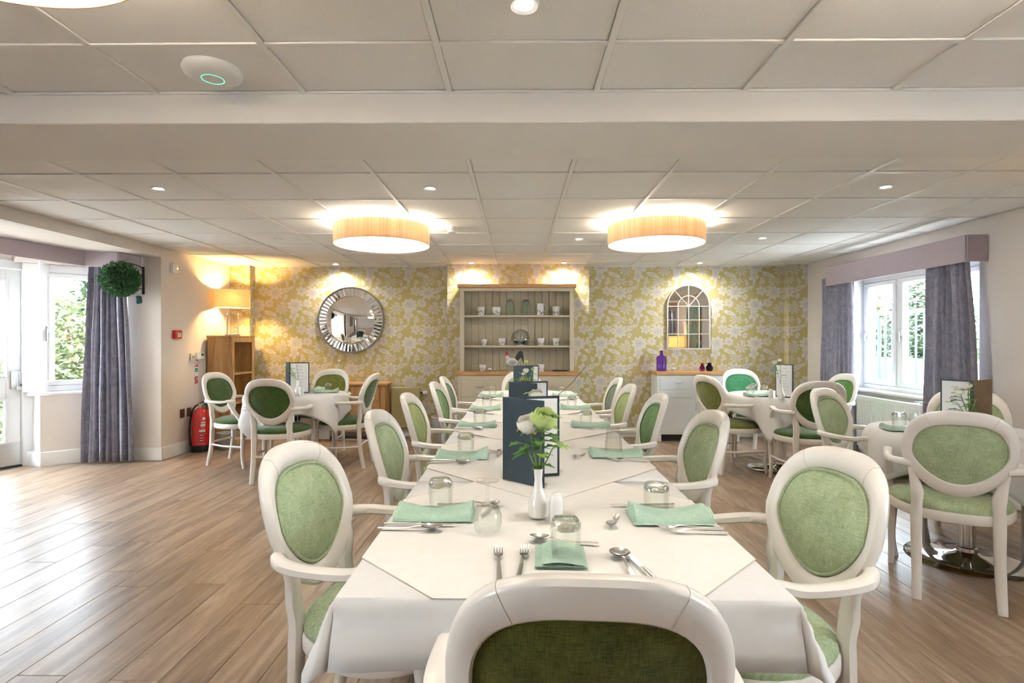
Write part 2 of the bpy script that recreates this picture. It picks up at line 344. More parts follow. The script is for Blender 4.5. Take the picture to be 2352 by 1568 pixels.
# floor: slab and individual vinyl planks
fl=struct('floor',MB().box((-6.2,REAR-.1,-.15),(RWX+T+.3,BACK+.2,-.012)),M_floor,label='brown oak-look vinyl plank floor')
PW,PL=.19,1.235
pm=mesh('plank',MB().box((-PW/2+.0007,-PL/2+.0007,-.012),(PW/2-.0007,PL/2-.0007,0),.0016),M_floor)
rnd=random.Random(5); rest=MB()
def bay_in(x,y): return x>LWX-.02 or (3.9<y<5.85 and x>-5.75+.42*(y-4.0)*.9)
for i in range(-31,21):
    x=.06+i*PW
    if x>RWX-.03: continue
    off=rnd.random()*PL
    for k in range(-4,8):
        y=off+k*PL
        if y-PL/2>BACK or y+PL/2<REAR: continue
        if x<LWX and not(y+PL/2>3.8 and y-PL/2<5.9 and x>-5.85): continue
        if y+PL/2>1.95 and (x>=LWX or y<6):
            o=obj('plank',pm,None,fl,(x,y,0))
        else: rest.box((x-PW/2+.0007,y-PL/2+.0007,-.012),(x+PW/2-.0007,y+PL/2-.0007,0),.0016)
o=obj('plank_field',rest,M_floor,fl); o['kind']='stuff'
# ceiling: deck above, tiles, grid bars, dropped beam
ce=struct('ceiling',MB().box((LWX-T,REAR-.1,CEIL+.05),(RWX+T,BACK+.2,CEIL+.15)),M_ceil,label='white suspended ceiling of square tiles in a grid')
XG=[-.28+.6*k for k in range(-6,8) if LWX<-.28+.6*k<RWX]; BY0,BY1,BZ=2.19,2.64,2.186
tm=mesh('ceiling_tile',MB().box((-.287,-.287,0),(.287,.287,.02),.004),M_ceil)
def tiles(ys,far):
    xs=[LWX]+XG+[RWX]; st=MB()
    for a,b in zip(xs,xs[1:]):
        for c,d in zip(ys,ys[1:]):
            if b-a>.59 and d-c>.59:
                if c>-.1: obj('ceiling_tile',tm,None,ce,((a+b)/2,(c+d)/2,CEIL+.003)); continue
            if c>-.1: obj('ceiling_tile',MB().box((a+.012,c+.012,0),(b-.012,d-.012,.02),.004),M_ceil,ce,(0,0,CEIL+.003))
            else: st.box((a+.012,c+.012,CEIL+.003),(b-.012,d-.012,CEIL+.023),.004)
    if st.v: q=obj('tile_field',st,M_ceil,ce); q['kind']='stuff'
    for x in XG: obj('grid_bar',MB().box((x-.012,ys[0],CEIL-.004),(x+.012,ys[-1],CEIL+.03),.0015),M_grid,ce)
    for y in ys[1:-1]: obj('grid_bar',MB().box((LWX,y-.012,CEIL-.003),(RWX,y+.012,CEIL+.03),.0015),M_grid,ce)
    for y in (ys[0],ys[-1]): obj('grid_bar',MB().box((LWX,y-.012,CEIL-.006),(RWX,y+.012,CEIL+.004),.001),M_grid,ce)
tiles([REAR]+[1.834-.6*k for k in range(8,-1,-1)]+[BY0],0)
tiles([BY1]+[3.25+.6*k for k in range(7)]+[BACK],1)
struct('trim_1',MB().box((LWX,BY0,BZ),(RWX,BY1,CEIL+.05),.004),M_beam,label='broad plastered ceiling beam crossing the room')
# back wall with chimney breast and corner pilasters, papered
wb=MB().box((LWX-T,BACK,-.1),(RWX+T,BACK+.2,CEIL+.05))
wb.box((-.935,7.09,-.1),(.945,BACK+.01,CEIL+.03)); wb.box((LWX,7.16,-.1),(-3.60,BACK+.01,CEIL+.03)); wb.box((3.60,7.15,-.1),(RWX,BACK+.01,CEIL+.03))
struct('wall_back',wb,M_paper,label='back wall in olive and white floral wallpaper with chimney breast')
# left wall: pier end, bulkhead over the bay, and the run nearer the camera (window behind the camera)
wl=MB().box((LWX-T,6.1,-.1),(LWX,BACK+.1,CEIL+.05)); wl.box((-4.23,5.771,-.1),(LWX,6.1,CEIL+.05))
wl.box((-4.37,3.8,2.207),(LWX,5.78,CEIL+.05))
wl.box((LWX-T,-.2,-.1),(LWX,3.8,CEIL+.05)); wl.box((LWX-T,REAR,-.1),(LWX,-1.4,CEIL+.05)); wl.box((LWX-T,-1.4,-.1),(LWX,-.2,.75)); wl.box((LWX-T,-1.4,2.1),(LWX,-.2,CEIL+.05))
struct('wall_left',wl,M_wall,label='cream left wall with a bulkhead over the bay')
wr=MB().box((RWX,6.18,-.1),(RWX+.25,BACK+.1,CEIL+.05)); wr.box((RWX,4.5,-.1),(RWX+.25,6.18,.74)); wr.box((RWX,4.5,2.0),(RWX+.25,6.18,CEIL+.05))
wr.box((RWX,1.1,-.1),(RWX+.25,4.5,CEIL+.05)); wr.box((RWX,-.1,-.1),(RWX+.25,1.1,.75)); wr.box((RWX,-.1,2.1),(RWX+.25,1.1,CEIL+.05)); wr.box((RWX,REAR,-.1),(RWX+.25,-.1,CEIL+.05))
struct('wall_right',wr,M_wall,label='cream right wall with a window')
wf=MB().box((LWX-T,REAR-.15,-.1),(RWX+T,REAR,CEIL+.05))
struct('wall_front',wf,M_wall,label='cream wall behind the camera ')
# baseboards
def bb(a,b,h=.138,t=.018,n=1):
    d=Vector((b[0]-a[0],b[1]-a[1],0)); L=d.length; ang=math.atan2(d.y,d.x); s=MB().box((0,0 if n>0 else -t,0),(L,t if n>0 else 0,h),.004); return s.tf(Matrix.Translation((a[0],a[1],0))@Matrix.Rotation(ang,4,'Z'))
q=bb((LWX,5.78),(LWX,6.6),n=-1); q.add(bb((-4.23,5.771),(LWX+.018,5.771),n=-1).v,[tuple(x) for x in MB().box((0,0,0),(1,1,1),.1).f]); struct('baseboard_left',q,M_trim)
struct('baseboard_right',bb((RWX,1.0),(RWX,7.15),n=1),M_trim)
q=MB()
for a,b,y in((-3.6,-.935,BACK),(-.935,-.8,7.09),(.8,.945,7.09),(.945,1.79,BACK),(2.85,3.6,BACK)): q.box((a,y-.018,0),(b,y,.13),.004)
struct('baseboard_back',q,M_trim)
# ---------------------------------------------------------------- windows and bay
def frame_window(root,L,z0,z1,cols,fw=.055,dp=.06,hand=True):
    """window in local x (0..L), y depth, z; children frame, sash, pane, handle"""
    f=MB(); f.box((0,-dp/2,z0),(L,dp/2,z0+fw),.006); f.box((0,-dp/2,z1-fw),(L,dp/2,z1),.006); f.box((0,-dp/2,z0+fw),(fw,dp/2,z1-fw),.006); f.box((L-fw,-dp/2,z0+fw),(L,dp/2,z1-fw),.006)
    w=(L-fw)/cols
    for k in range(1,cols): f.box((k*w,-dp/2,z0+fw),(k*w+fw,dp/2,z1-fw),.006)
    obj('window_frame',f,M_upvc,root); sw=.05
    for k in range(cols):
        a=k*w+fw+.003; b=(k+1)*w-.003; lo=z0+fw+.003; hi=z1-fw-.003; s=MB(); e=dp/2+.012
        s.box((a,-e,lo),(b,e*.4,lo+sw),.008); s.box((a,-e,hi-sw),(b,e*.4,hi),.008); s.box((a,-e,lo+sw),(a+sw,e*.4,hi-sw),.008); s.box((b-sw,-e,lo+sw),(b,e*.4,hi-sw),.008)
        sh=obj('sash',s,M_upvc,root); obj('pane',MB().box((a+sw-.004,-.006,lo+sw-.004),(b-sw+.004,.006,hi-sw+.004)),M_pane,sh)
        if hand:
            h=MB().box((a+.012,-e-.012,(lo+hi)/2-.03),(a+.034,-e,(lo+hi)/2+.03),.004); h.box((a+.015,-e-.03,(lo+hi)/2-.09),(a+.03,-e-.014,(lo+hi)/2+.012),.005); obj('handle',h,M_brush,sh)
    return root
def winroot(name,label,loc,rz):
    r=bpy.data.objects.new(name,None); C.objects.link(r); r.location=loc; r.rotation_euler.z=rz; r['kind']='structure'; r['label']=label; return r
# right window, seen: local x runs -Y (from far to near), inside is local -y ... inside direction is -X
w2=winroot('window_1','white three-light casement window in the right wall',(RWX+.14,6.18,0),R(-90)); frame_window(w2,1.68,.76,2.0,3)
struct('trim_2',MB().box((RWX-.05,4.42,.735),(RWX+.14,6.26,.765),.008),M_trim,label='white window board under the right window')
rv=MB().box((RWX,6.172,.765),(RWX+.24,6.18,2.0)); rv.box((RWX,4.5,.765),(RWX+.24,4.508,2.0)); struct('trim_3',rv,M_trim,label='white reveals of the right window')
w3=winroot('window_2','white window in the right wall beside the camera',(RWX+.14,1.1,0),R(-90)); frame_window(w3,1.2,.75,2.1,2,hand=False)
w4=winroot('window_3','white window in the left wall beside the camera',(LWX-.08,-1.4,0),R(90)); frame_window(w4,1.2,.75,2.1,2,hand=False)
# bay: low wall under a canted window, glazed door, added outer window, return wall, ceiling
BA,BB_,BC=Vector((-4.914,5.458,0)),Vector((-4.25,6.02,0)),Vector((-5.137,5.533,0))
dv=(BB_-BA); cl=dv.length; ca=math.atan2(dv.y,dv.x); DU=Vector((.388,.9216,0))  # door line direction towards the far end
lowr=MB().box((0,0,-.1),(cl,.22,.735)); lowr.tf(Matrix.Translation(BA)@Matrix.Rotation(ca,4,'Z'))
struct('wall_bay',lowr,M_wall,label='low cream wall below the bay window')
q=MB().box((0,-.018,0),(cl,0,.15),.004).tf(Matrix.Translation(BA)@Matrix.Rotation(ca,4,'Z')); struct('baseboard_bay',q,M_trim)
q=MB().box((-.1,-.035,.735),(cl-.02,.22,.768),.012).tf(Matrix.Translation(BA)@Matrix.Rotation(ca,4,'Z')); struct('trim_4',q,M_trim,label='white bullnosed window board in the bay')
w1=winroot('window_5','tall white casement window in the bay beside the glazed door',Vector((BA.x,BA.y,0))+Matrix.Rotation(ca,3,'Z')@Vector((-.14,.11,0)),ca)
fr=MB(); z0,z1=.768,2.10
fr.box((0,-.04,z0),(.16,.05,z1),.006); fr.box((.16,-.04,z0),(cl+.12,.05,z0+.06),.006); fr.box((.16,-.04,z1-.09),(cl+.12,.05,z1),.006); fr.box((.60,-.04,z0),(.69,.05,z1),.006); fr.box((cl+.03,-.04,z0),(cl+.12,.05,z1),.006)
obj('window_frame',fr,M_upvc,w1)
for a,b in((.17,.60),(.69,cl+.03)):
    s=MB(); lo,hi=z0+.063,z1-.093; e=.055
    for p in((a,-e,lo),(b,.02,lo+.05)),((a,-e,hi-.05),(b,.02,hi)),((a,-e,lo+.05),(a+.05,.02,hi-.05)),((b-.05,-e,lo+.05),(b,.02,hi-.05)): s.box(*p,.008)
    sh=obj('sash',s,M_upvc,w1); obj('pane',MB().box((a+.046,-.008,lo+.046),(b-.046,.004,hi-.046)),M_pane,sh)
    h=MB().box((a+.012,-e-.012,1.38),(a+.034,-e,1.45),.004); h.box((a+.015,-e-.03,1.29),(a+.03,-e-.014,1.42),.005); obj('handle',h,M_brush,sh)
# glazed door
da=math.atan2(DU.y,DU.x); D0=BC-DU*.92
d1=winroot('door_1','white half-glazed garden door with steel kick plate',D0,da)
s=MB(); W=.88
for a,b in(((.03,0,.02),(.15,.045,2.03)),((W-.12,0,.02),(W,.045,2.03)),((.15,0,1.91),(W-.12,.045,2.03)),((.15,0,.02),(W-.12,.045,.26)),((.15,0,.70),(W-.12,.045,.93)),): s.box(a,b,.004)
obj('door_leaf',s,M_upvc,d1)
for a,b in((.93,1.91),(.26,.70)):
    p=obj('pane',MB().box((.15,.016,a),(W-.12,.028,b)),M_pane,d1)
    g=MB()
    for u in((.14,-.012,a-.01),(.165,.0,b+.01)),((W-.135,-.012,a-.01),(W-.11,0,b+.01)),((.165,-.012,a-.01),(W-.135,0,a+.015)),((.165,-.012,b-.015),(W-.135,0,b+.01)): g.box(*u,.004)
    obj('glazing_bead',g,M_upvc,d1)
obj('kick_plate',MB().box((.035,-.004,.03),(W-.005,.0,.255),.001),M_brush,d1)
l=MB().box((W-.085,-.02,.80),(W-.01,0,.99),.004); l.box((W-.05,-.05,.79),(W+.025,-.02,.83),.006); l.box((W-.02,-.03,.85),(W+.03,0,.98),.004); obj('lock',l,M_brush,d1)
f=MB().box((-.05,-.03,0),(.025,.07,2.06),.005); f.box((W+.005,-.03,0),(W+.11,.09,2.06),.005); f.box((-.05,-.03,2.035),(W+.11,.07,2.12),.005); obj('door_frame',f,M_upvc,d1)
obj('threshold',MB().box((-.03,-.02,0),(W+.03,.06,.018),.004),M_blk,d1)
w6=winroot('window_added','unseen white side window added left of the garden door for daylight',D0-DU*.85,da); frame_window(w6,.80,.90,2.12,1,hand=False); obj('lower_panel',MB().box((0,-.03,0),(.8,.05,.90),.004),M_upvc,w6)  # out-of-view window added to bring more daylight into the bay
P0=D0-DU*.85
wt=MB().box((-5.95,3.65,-.1),(LWX-.02,3.8,CEIL+.05)); 
for a,b in((D0-DU*.9,BC+DU*.12),): 
    L=(b-a).length; wt.tf(Matrix.Identity(4)); i=len(wt.v); wt.box((0,-.02,2.12),(L,.13,2.32)); wt.tf(Matrix.Translation(a)@Matrix.Rotation(da,4,'Z'),i)
i=len(wt.v); wt.box((-.2,.02,2.10),(cl+.1,.22,2.32)); wt.tf(Matrix.Translation(BA)@Matrix.Rotation(ca,4,'Z'),i)
struct('wall_bay_head',wt,M_wall,label='cream wall around and above the bay glazing')
q=MB().prism([(-5.137,5.60),(-4.914,5.458),(-4.90,5.62),(-5.08,5.68)],0,2.12); q.prism([(-5.11,5.52),(-4.914,5.458),(-4.90,5.50),(-5.09,5.57)],0,.15); struct('trim_5',q,M_upvc,label='white corner post between door and bay window')
struct('ceiling_bay',MB().prism([(-4.35,3.7),(-5.95,3.7),(-5.45,5.0),(-5.0,5.75),(-4.2,6.1),(-4.2,5.77),(-4.35,5.77)],2.208,2.3),M_beam,label='white ceiling of the bay')
# ---------------------------------------------------------------- garden outside
go=struct('ground',MB().box((-30,-30,-.35),(30,40,-.16)),M_bounce_ground,label='garden ground outside, made pale to bounce light into the room')
M_lf1=sheet('foliage_light',(.068,.085,.038),.25,.6,.6); M_lf2=sheet('foliage_dark',(.012,.026,.010),.25,.6,.7)
def shrub(name,label,c,r,n,leaf,mat,seed,grp):
    rd=random.Random(seed); s=MB()
    for _ in range(n):
        while 1:
            p=Vector((rd.uniform(-1,1),rd.uniform(-1,1),rd.uniform(0,1)))
            if .2<p.length<1: break
        p=Vector((c[0]+p.x*r[0],c[1]+p.y*r[1],c[2]+p.z*r[2])); a=Vector((rd.gauss(0,1),rd.gauss(0,1),rd.gauss(0,.6))).normalized(); b=a.orthogonal().normalized()*.42; l=leaf*rd.uniform(.6,1.3)
        s.add([p-a*l,p+b*l,p+a*l,p-b*l],[(0,1,2,3)])
    e=thing(name,label,'shrub',(0,0,0),0,grp); obj('foliage',s,mat,e,smooth=False)
    obj('stem',MB().tube([(c[0],c[1],-.2),(c[0]+.05,c[1],c[2]+r[2]*.4),(c[0]-.06,c[1]+.05,c[2]+r[2]*.8)],.04,6),M_twig,e); return e
G='garden shrubs outside the bay'
shrub('garden_shrub','pale leafy shrub filling the bay window view',(-6.6,7.8,-.2),(1.1,1.0,2.2),9000,.06,M_lf1,1,G)
shrub('garden_shrub','dark green shrub high in the bay window view',(-7.6,10.3,.2),(1.2,1.0,3.0),6000,.085,M_lf2,2,G)
shrub('garden_shrub','light shrub seen through the garden door glass',(-8.95,6.5,-.2),(1.0,1.0,1.6),6000,.065,M_lf1,3,G)
shrub('garden_shrub','dark bush beyond the garden door glass',(-10.7,9.1,-.1),(1.1,1.2,3.2),5000,.085,M_lf2,4,G)
G='garden shrubs outside the right window'
shrub('garden_shrub','broad-leaved shrub left in the right window view',(8.8,13.9,-.1),(1.0,1.1,2.9),4200,.13,M_lf1,5,G)
shrub('garden_shrub','green hedge behind the railing outside right window',(8.8,11.5,-.1),(1.0,1.1,3.0),7000,.08,M_lf2,6,G)
shrub('garden_shrub','pale bush behind the near curtain outside right window',(8.8,9.3,-.1),(.9,.9,2.4),4500,.08,M_lf1,7,G)
M_rail=plain('railing_teal',(.008,.045,.038),.5,var=.05); M_sleeper=plain('pale_sleeper',(.10,.095,.085),.8,var=.12)
ra=thing('garden_railing','teal metal railing outside the right window','railing',(5.35,0,0))
obj('handrail',MB().tube([(0,5.0,1.70),(0,9.5,1.70)],.03,8,1),M_rail,ra); obj('bottom_rail',MB().tube([(0,5.0,.62),(0,9.5,.62)],.014,8,1),M_rail,ra)
for k in range(31): obj('baluster',MB().tube([(0,5.0+k*.15,.62),(0,5.0+k*.15,1.70)],.013,6,1),M_rail,ra)
for k in range(4): obj('post',MB().tube([(0.02,5.0+k*1.5,-.16),(0.02,5.0+k*1.5,1.64)],.02,8,1),M_rail,ra)
for k,(x,z,h) in enumerate(((5.7,-.16,.50),(6.105,-.16,.72),(6.51,-.16,.94),(6.915,-.16,1.14))):
    tag(obj('garden_step',MB().box((x,4.8,z),(x+.4,14.5,z+h),.03),M_sleeper),['lowest','second','third','topmost'][k]+' pale timber step of the bank outside the right window','garden step','steps of the garden bank')
# ---------------------------------------------------------------- chairs
def se(t,e): c,s=math.cos(t),math.sin(t); return math.copysign(abs(c)**(2/e),c),math.copysign(abs(s)**(2/e),s)
def back_y(x,z): return -.190-.295*(z-.50)+.75*x*x
def back_pt(t,k,inner):
    if inner: hw,hu,hl,cz=.182,.150,.150,.742
    else: hw,hu,hl,cz=.226,.218,.215,.742
    c,s=se(t,2.8 if math.sin(t)>0 else 2.15); x=hw*c*k; z=(hu if s>0 else hl)*s*k
    if s<0: x*=1-(.30 if inner else .25)*(abs(s)**1.25)
    else: x*=1-.03*s
    return x,cz+z
def seat_pt(t,k=1):
    c,s=se(t,2.7); x=.262*c*k; y=.02+.238*s*k
    if s<0: x*=1-.22*abs(s)
    return x,y
def build_chair(stretch):
    P={}
    n=48; s=MB(); v=[]
    # section: (blend outer->inner, depth offset)
    sec=[(0,.010),(.12,.019),(.55,.021),(.93,.013),(1,.006),(1,-.012),(.9,-.019),(.5,-.021),(.12,-.019),(0,-.010)]
    for j in range(n):
        t=2*PI*j/n; xo,zo=back_pt(t,1,0); xi,zi=back_pt(t,1,1)
        for a,d in sec:
            x=xo+(xi-xo)*a; z=zo+(zi-zo)*a; v.append((x,back_y(x,z)+d,z))
    K=len(sec); s.add(v,[(j*K+i,j*K+(i+1)%K,((j+1)%n)*K+(i+1)%K,((j+1)%n)*K+i) for j in range(n) for i in range(K)])
    P['back_frame']=s
    s=MB()
    for sgn,base,bul in((1,.006,.030),(-1,-.004,.010)):
        v=[(0,0,0)]; f=[]; rings=(.001,.35,.65,.85,.96,1.02)
        v=[]
        for k in rings:
            for j in range(n):
                x,z=back_pt(2*PI*j/n,k,1); x0,z0=x,z; v.append((x,back_y(x,z)+base+sgn*bul*(max(0,1-k**3.2))**.7,z))
        for r in range(len(rings)-1):
            for j in range(n): f.append((r*n+j,r*n+(j+1)%n,(r+1)*n+(j+1)%n,(r+1)*n+j))
        s.add(v,f)
    P['back_pad']=s
    def ring(k,off): return [(lambda q:(q[0],back_y(*q)+off,q[1]))(back_pt(2*PI*j/40,k,1)) for j in range(40)]
    P['piping']=MB().tube(ring(.975,.014),.0055,6,1,closed=True,up=(0,1,0))
    for t in(1.02,PI-1.02):   # hairline joints of the top rail, following the section
        xo,zo=back_pt(t,1,0); xi,zi=back_pt(t,1,1); q=[]
        for a,d in [sec[i] for i in(3,2,1,0,9,8,7,6)]:
            x=xo+(xi-xo)*a; z=zo+(zi-zo)*a; q.append((x,back_y(x,z)+d*1.012,z))
        P['joint_line',t]=MB().tube(q,.0007,4,1)
    for sg in(-1,1):
        s=MB().sweep([(sg*.178,back_y(.18,.66),.665),(sg*.170,back_y(.17,.6),.60),(sg*.158,-.200,.535),(sg*.158,-.192,.48),(sg*.160,-.190,.42),(sg*.160,-.200,.22),(sg*.162,-.240,0)],
            [(.019,.017),(.021,.019),(.028,.020),(.024,.020),(.026,.021),(.023,.020),(.019,.017)],8,4,(0,1,0))
        P['back_leg',sg]=s
        s=MB().sweep([(sg*.262,.085,.668),(sg*.266,.105,.63),(sg*.258,.155,.56),(sg*.246,.205,.49),(sg*.240,.222,.42),(sg*.238,.225,.30),(sg*.236,.218,.12),(sg*.238,.236,0)],
            [(.017,.015),(.017,.017),(.018,.018),(.022,.021),(.024,.023),(.021,.02),(.017,.016),(.015,.015)],8,4,(0,1,0))
        P['front_leg',sg]=s
        s=MB().sweep([(sg*.182,-.224,.678),(sg*.222,-.212,.678),(sg*.258,-.160,.676),(sg*.270,-.08,.672),(sg*.268,.02,.672),(sg*.263,.085,.685),(sg*.262,.125,.680),(sg*.262,.135,.660)],
            [(.016,.020),(.019,.019),(.021,.016),(.021,.0145),(.021,.0145),(.022,.0145),(.021,.013),(.016,.008)],8,4)
        P['armrest',sg]=s
        if stretch: P['stretcher',sg]=MB().tube([(sg*.237,.21,.215),(sg*.225,0,.217),(sg*.165,-.20,.22)],.011,8,4)
    if stretch: P['stretcher',0]=MB().tube([(.162,-.208,.24),(0,-.198,.24),(-.162,-.208,.24)],.011,8,4)
    m=40; s=MB(); sec=[(1.0,.398),(1.015,.404),(1.015,.440),(1.0,.448),(.9,.449),(.9,.398)]; K=len(sec)
    v=[(*seat_pt(2*PI*j/m,k),z) for j in range(m) for k,z in sec]
    s.add(v,[(j*K+i,j*K+(i+1)%K,((j+1)%m)*K+(i+1)%K,((j+1)%m)*K+i) for j in range(m) for i in range(K)]); P['seat_rail']=s
    s=MB(); rings=[(.985,.447),(.995,.456),(.985,.468),(.93,.481),(.8,.493),(.5,.502),(.2,.505),(.001,.506)]
    v=[(*seat_pt(2*PI*j/m,k),z) for k,z in rings for j in range(m)]
    s.add(v,[(r*m+j,r*m+(j+1)%m,(r+1)*m+(j+1)%m,(r+1)*m+j) for r in range(len(rings)-1) for j in range(m)]); P['seat_cushion']=s
    return P
def chair_proto(mat,stretch,tagd=False):
    P=build_chair(stretch); out=[]
    for k,mb in P.items():
        nm=k[0] if isinstance(k,tuple) else k
        mm=mat if nm in('back_pad','piping','seat_cushion') else (M_seam if nm=='joint_line' else M_chair)
        out.append((nm,mesh(nm,mb,mm,True,50)))
    return out
CH={'sage':chair_proto(M_sage,0),'olive':chair_proto(M_olive,1),'dark':chair_proto(M_dark,1),'olive_p':chair_proto(weave('dark_olive_weave',(.030,.034,.004),(.115,.118,.022),520,.1,.6),0)}
# soft light olive and mid green cloths seen on a few chairs
M_moss=weave('moss_linen',(.20,.25,.07),(.42,.47,.19)); M_grass=weave('grass_velvet',(.045,.13,.02),(.13,.27,.06),300,.3,.3); M_emer=weave('emerald_velvet',(.02,.14,.055),(.08,.28,.13),300,.3,.3)
CH['moss']=chair_proto(M_moss,0); CH['grass']=chair_proto(M_grass,0); CH['emerald']=chair_proto(M_emer,0)
def chair(kind,x,y,deg,label,group):
    e=thing('dining_armchair',label,'chair',(x,y,0),R(deg),group); par={}
    for nm,me in CH[kind]:
        o=bpy.data.objects.new(nm,me); C.objects.link(o)
        o.parent=par.get('back_pad',e) if nm=='piping' else (par.get('back_frame',e) if nm=='joint_line' else e); par[nm]=o
    return e
# facing angle: 0 = +Y (away from camera); positive turns left
SY=[1.65,2.52,3.42,4.32,5.12]
GL='armchairs along the long table'
CL=[('sage',-.43,1.68),('sage',-.375,2.56),('moss',-.40,3.42),('grass',-.375,4.38),('dark',-.395,5.06)]
CR=[('sage',.685,1.60),('sage',.635,2.56),('grass',.60,3.42),('moss',.57,4.17),('dark',.62,4.95)]
ORD=['nearest the camera','second from the camera','third from the camera','fourth from the camera','farthest from the camera']
COLN={'sage':'sage green','moss':'moss green','grass':'grass green','dark':'dark green','olive_p':'dark olive'}
for i,(k,x,y) in enumerate(CL): chair(k,x,y,-90+(-9,-2,-1,-2,0)[i],f'{COLN[k]} armchair on the left side of the long table, {ORD[i]}',GL)
for i,(k,x,y) in enumerate(CR): chair(k,x,y,90+(9,2,-1,1,0)[i],f'{COLN[k]} armchair on the right side of the long table, {ORD[i]}',GL)
chair('olive_p',.122,1.08,-3,'large foreground armchair seen from behind with dark olive back at the near table end',GL)
chair('sage',.045,5.67,180,'armchair at the far end of the long table, half hidden by menus','armchairs along the long table')
G='dark green armchairs at the left round table'
chair('dark',-2.25,5.05,3,'armchair with its dark green oval back to the camera at the left round table',G)
chair('dark',-2.97,5.68,-100,'dark green armchair beside the red fire extinguisher at the left round table',G)
chair('olive',-2.24,6.12,178,'olive armchair facing the camera behind the left round table',G)
chair('dark',-1.80,5.60,88,'dark green armchair right of the left round table with paper tag under its seat',G)
G='armchairs at the far right round table'
chair('olive',2.14,5.42,-72,'olive backed armchair left of the far right round table',G)
chair('emerald',2.67,6.22,178,'emerald green armchair behind the far right round table against the wallpaper',G)
chair('dark',2.60,4.84,-8,'dark backed armchair in front of the far right round table',G)
chair('grass',3.08,5.52,96,'green armchair beside the far curtain at the far right round table',G)
G='sage armchairs at the near right table'
chair('sage',2.34,3.58,-146,'sage armchair behind left at the near right table with arm on its cloth',G)
chair('sage',2.265,2.83,-31,'sage armchair with its back to the camera at the near right table',G)
chair('sage',2.93,3.50,143,'sage armchair behind the standing menu at the near right table',G)
chair('sage',3.20,2.83,38,'sage armchair cut off by the right edge at the near right table',G)
q=thing('paper_tag','white paper care tags hanging under the seat of the left table armchair','tag',(-1.98,5.42,.30))
obj('tag_card',MB().box((-.12,-.10,-.03),(-.03,-.098,.07),.0005),M_page,q); obj('tag_card',MB().box((-.02,-.06,.01),(.09,-.058,.095),.0005),M_page,q)
obj('string',MB().tube([(-.075,-.099,.07),(-.07,-.08,.10)],.0015,4,1),M_page,q); obj('string',MB().tube([(.035,-.059,.095),(.035,-.05,.11)],.0015,4,1),M_page,q)
# ---------------------------------------------------------------- long table: five square tables, cloths, overlays
TX0,TX1=-.385,.585; TY=[1.125+.945*k for k in range(6)]; TZ=.75; TCX=(TX0+TX1)/2
for k in range(5):
    a,b=TY[k],TY[k+1]; cyy=(a+b)/2
    e=thing('square_table',f'square table under white cloth in the long row, {ORD[k]}','table',(TCX,cyy,0),0,'square tables of the long row')
    hx=(TX1-TX0)/2-.012; hy=(b-a)/2-.006
    obj('table_top',MB().box((-hx,-hy,.715),(hx,hy,.742),.004),M_oak,e)
    obj('column',MB().cyl((0,0,.02),.04,.68,20),M_chrome,e); obj('base',MB().lathe([(0,0),(.28,0),(.285,.008),(.25,.018),(.07,.03),(.05,.05),(0,.05)],32),M_chrome,e)
def square_cloth(hx,hy,z,drop,sides,seed=1,n=14):
    """cloth over a rectangle: grid in cloth space mapped to drape; sides = (x-,x+,y-,y+) overhang flags"""
    rd=random.Random(seed); ph=[rd.uniform(0,6) for _ in range(8)]; s=MB(); r=.012
    def axis(h,lo,hi):
        a=[-h+2*h*i/n for i in range(n+1)]; d=[.004,.012,.025,.05,.075,.10,drop]
        return ([-h-q for q in reversed(d)] if lo else [])+a+([h+q for q in d] if hi else [])
    X,Y=axis(hx,sides[0],sides[1]),axis(hy,sides[2],sides[3]); V=[]
    for y in Y:
        for x in X:
            ox=max(0,abs(x)-hx); oy=max(0,abs(y)-hy); sx=1 if x>0 else -1; sy=1 if y>0 else -1
            if ox==0 and oy==0: V.append((x,y,z)); continue
            L=math.hypot(ox,oy); bx=max(-hx,min(hx,x)); by=max(-hy,min(hy,y))
            fl=math.atan2(oy,ox) if ox and oy else (0 if ox else PI/2)
            if ox and oy:
                al=.13+.34*math.sin(2*fl)**1.5+.10*math.sin(6*fl)*math.sin(2*fl)
                dx,dy=math.cos(fl),math.sin(fl)
            else:
                u=by if ox else bx; al=.15+.13*math.sin(u*8+ph[0])*min(1,L/.08)+.05*math.sin(u*19+ph[1])*min(1,L/.08); dx,dy=(1,0) if ox else (0,1)
            hz=L*math.cos(al); hr=L*math.sin(al)+min(L,r)*.5
            V.append((bx+sx*dx*hr,by+sy*dy*hr,z-hz+.002*math.sin(12*x+5*y)))
    w=len(X); s.add(V,[(j*w+i,j*w+i+1,(j+1)*w+i+1,(j+1)*w+i) for j in range(len(Y)-1) for i in range(w-1)]); return s
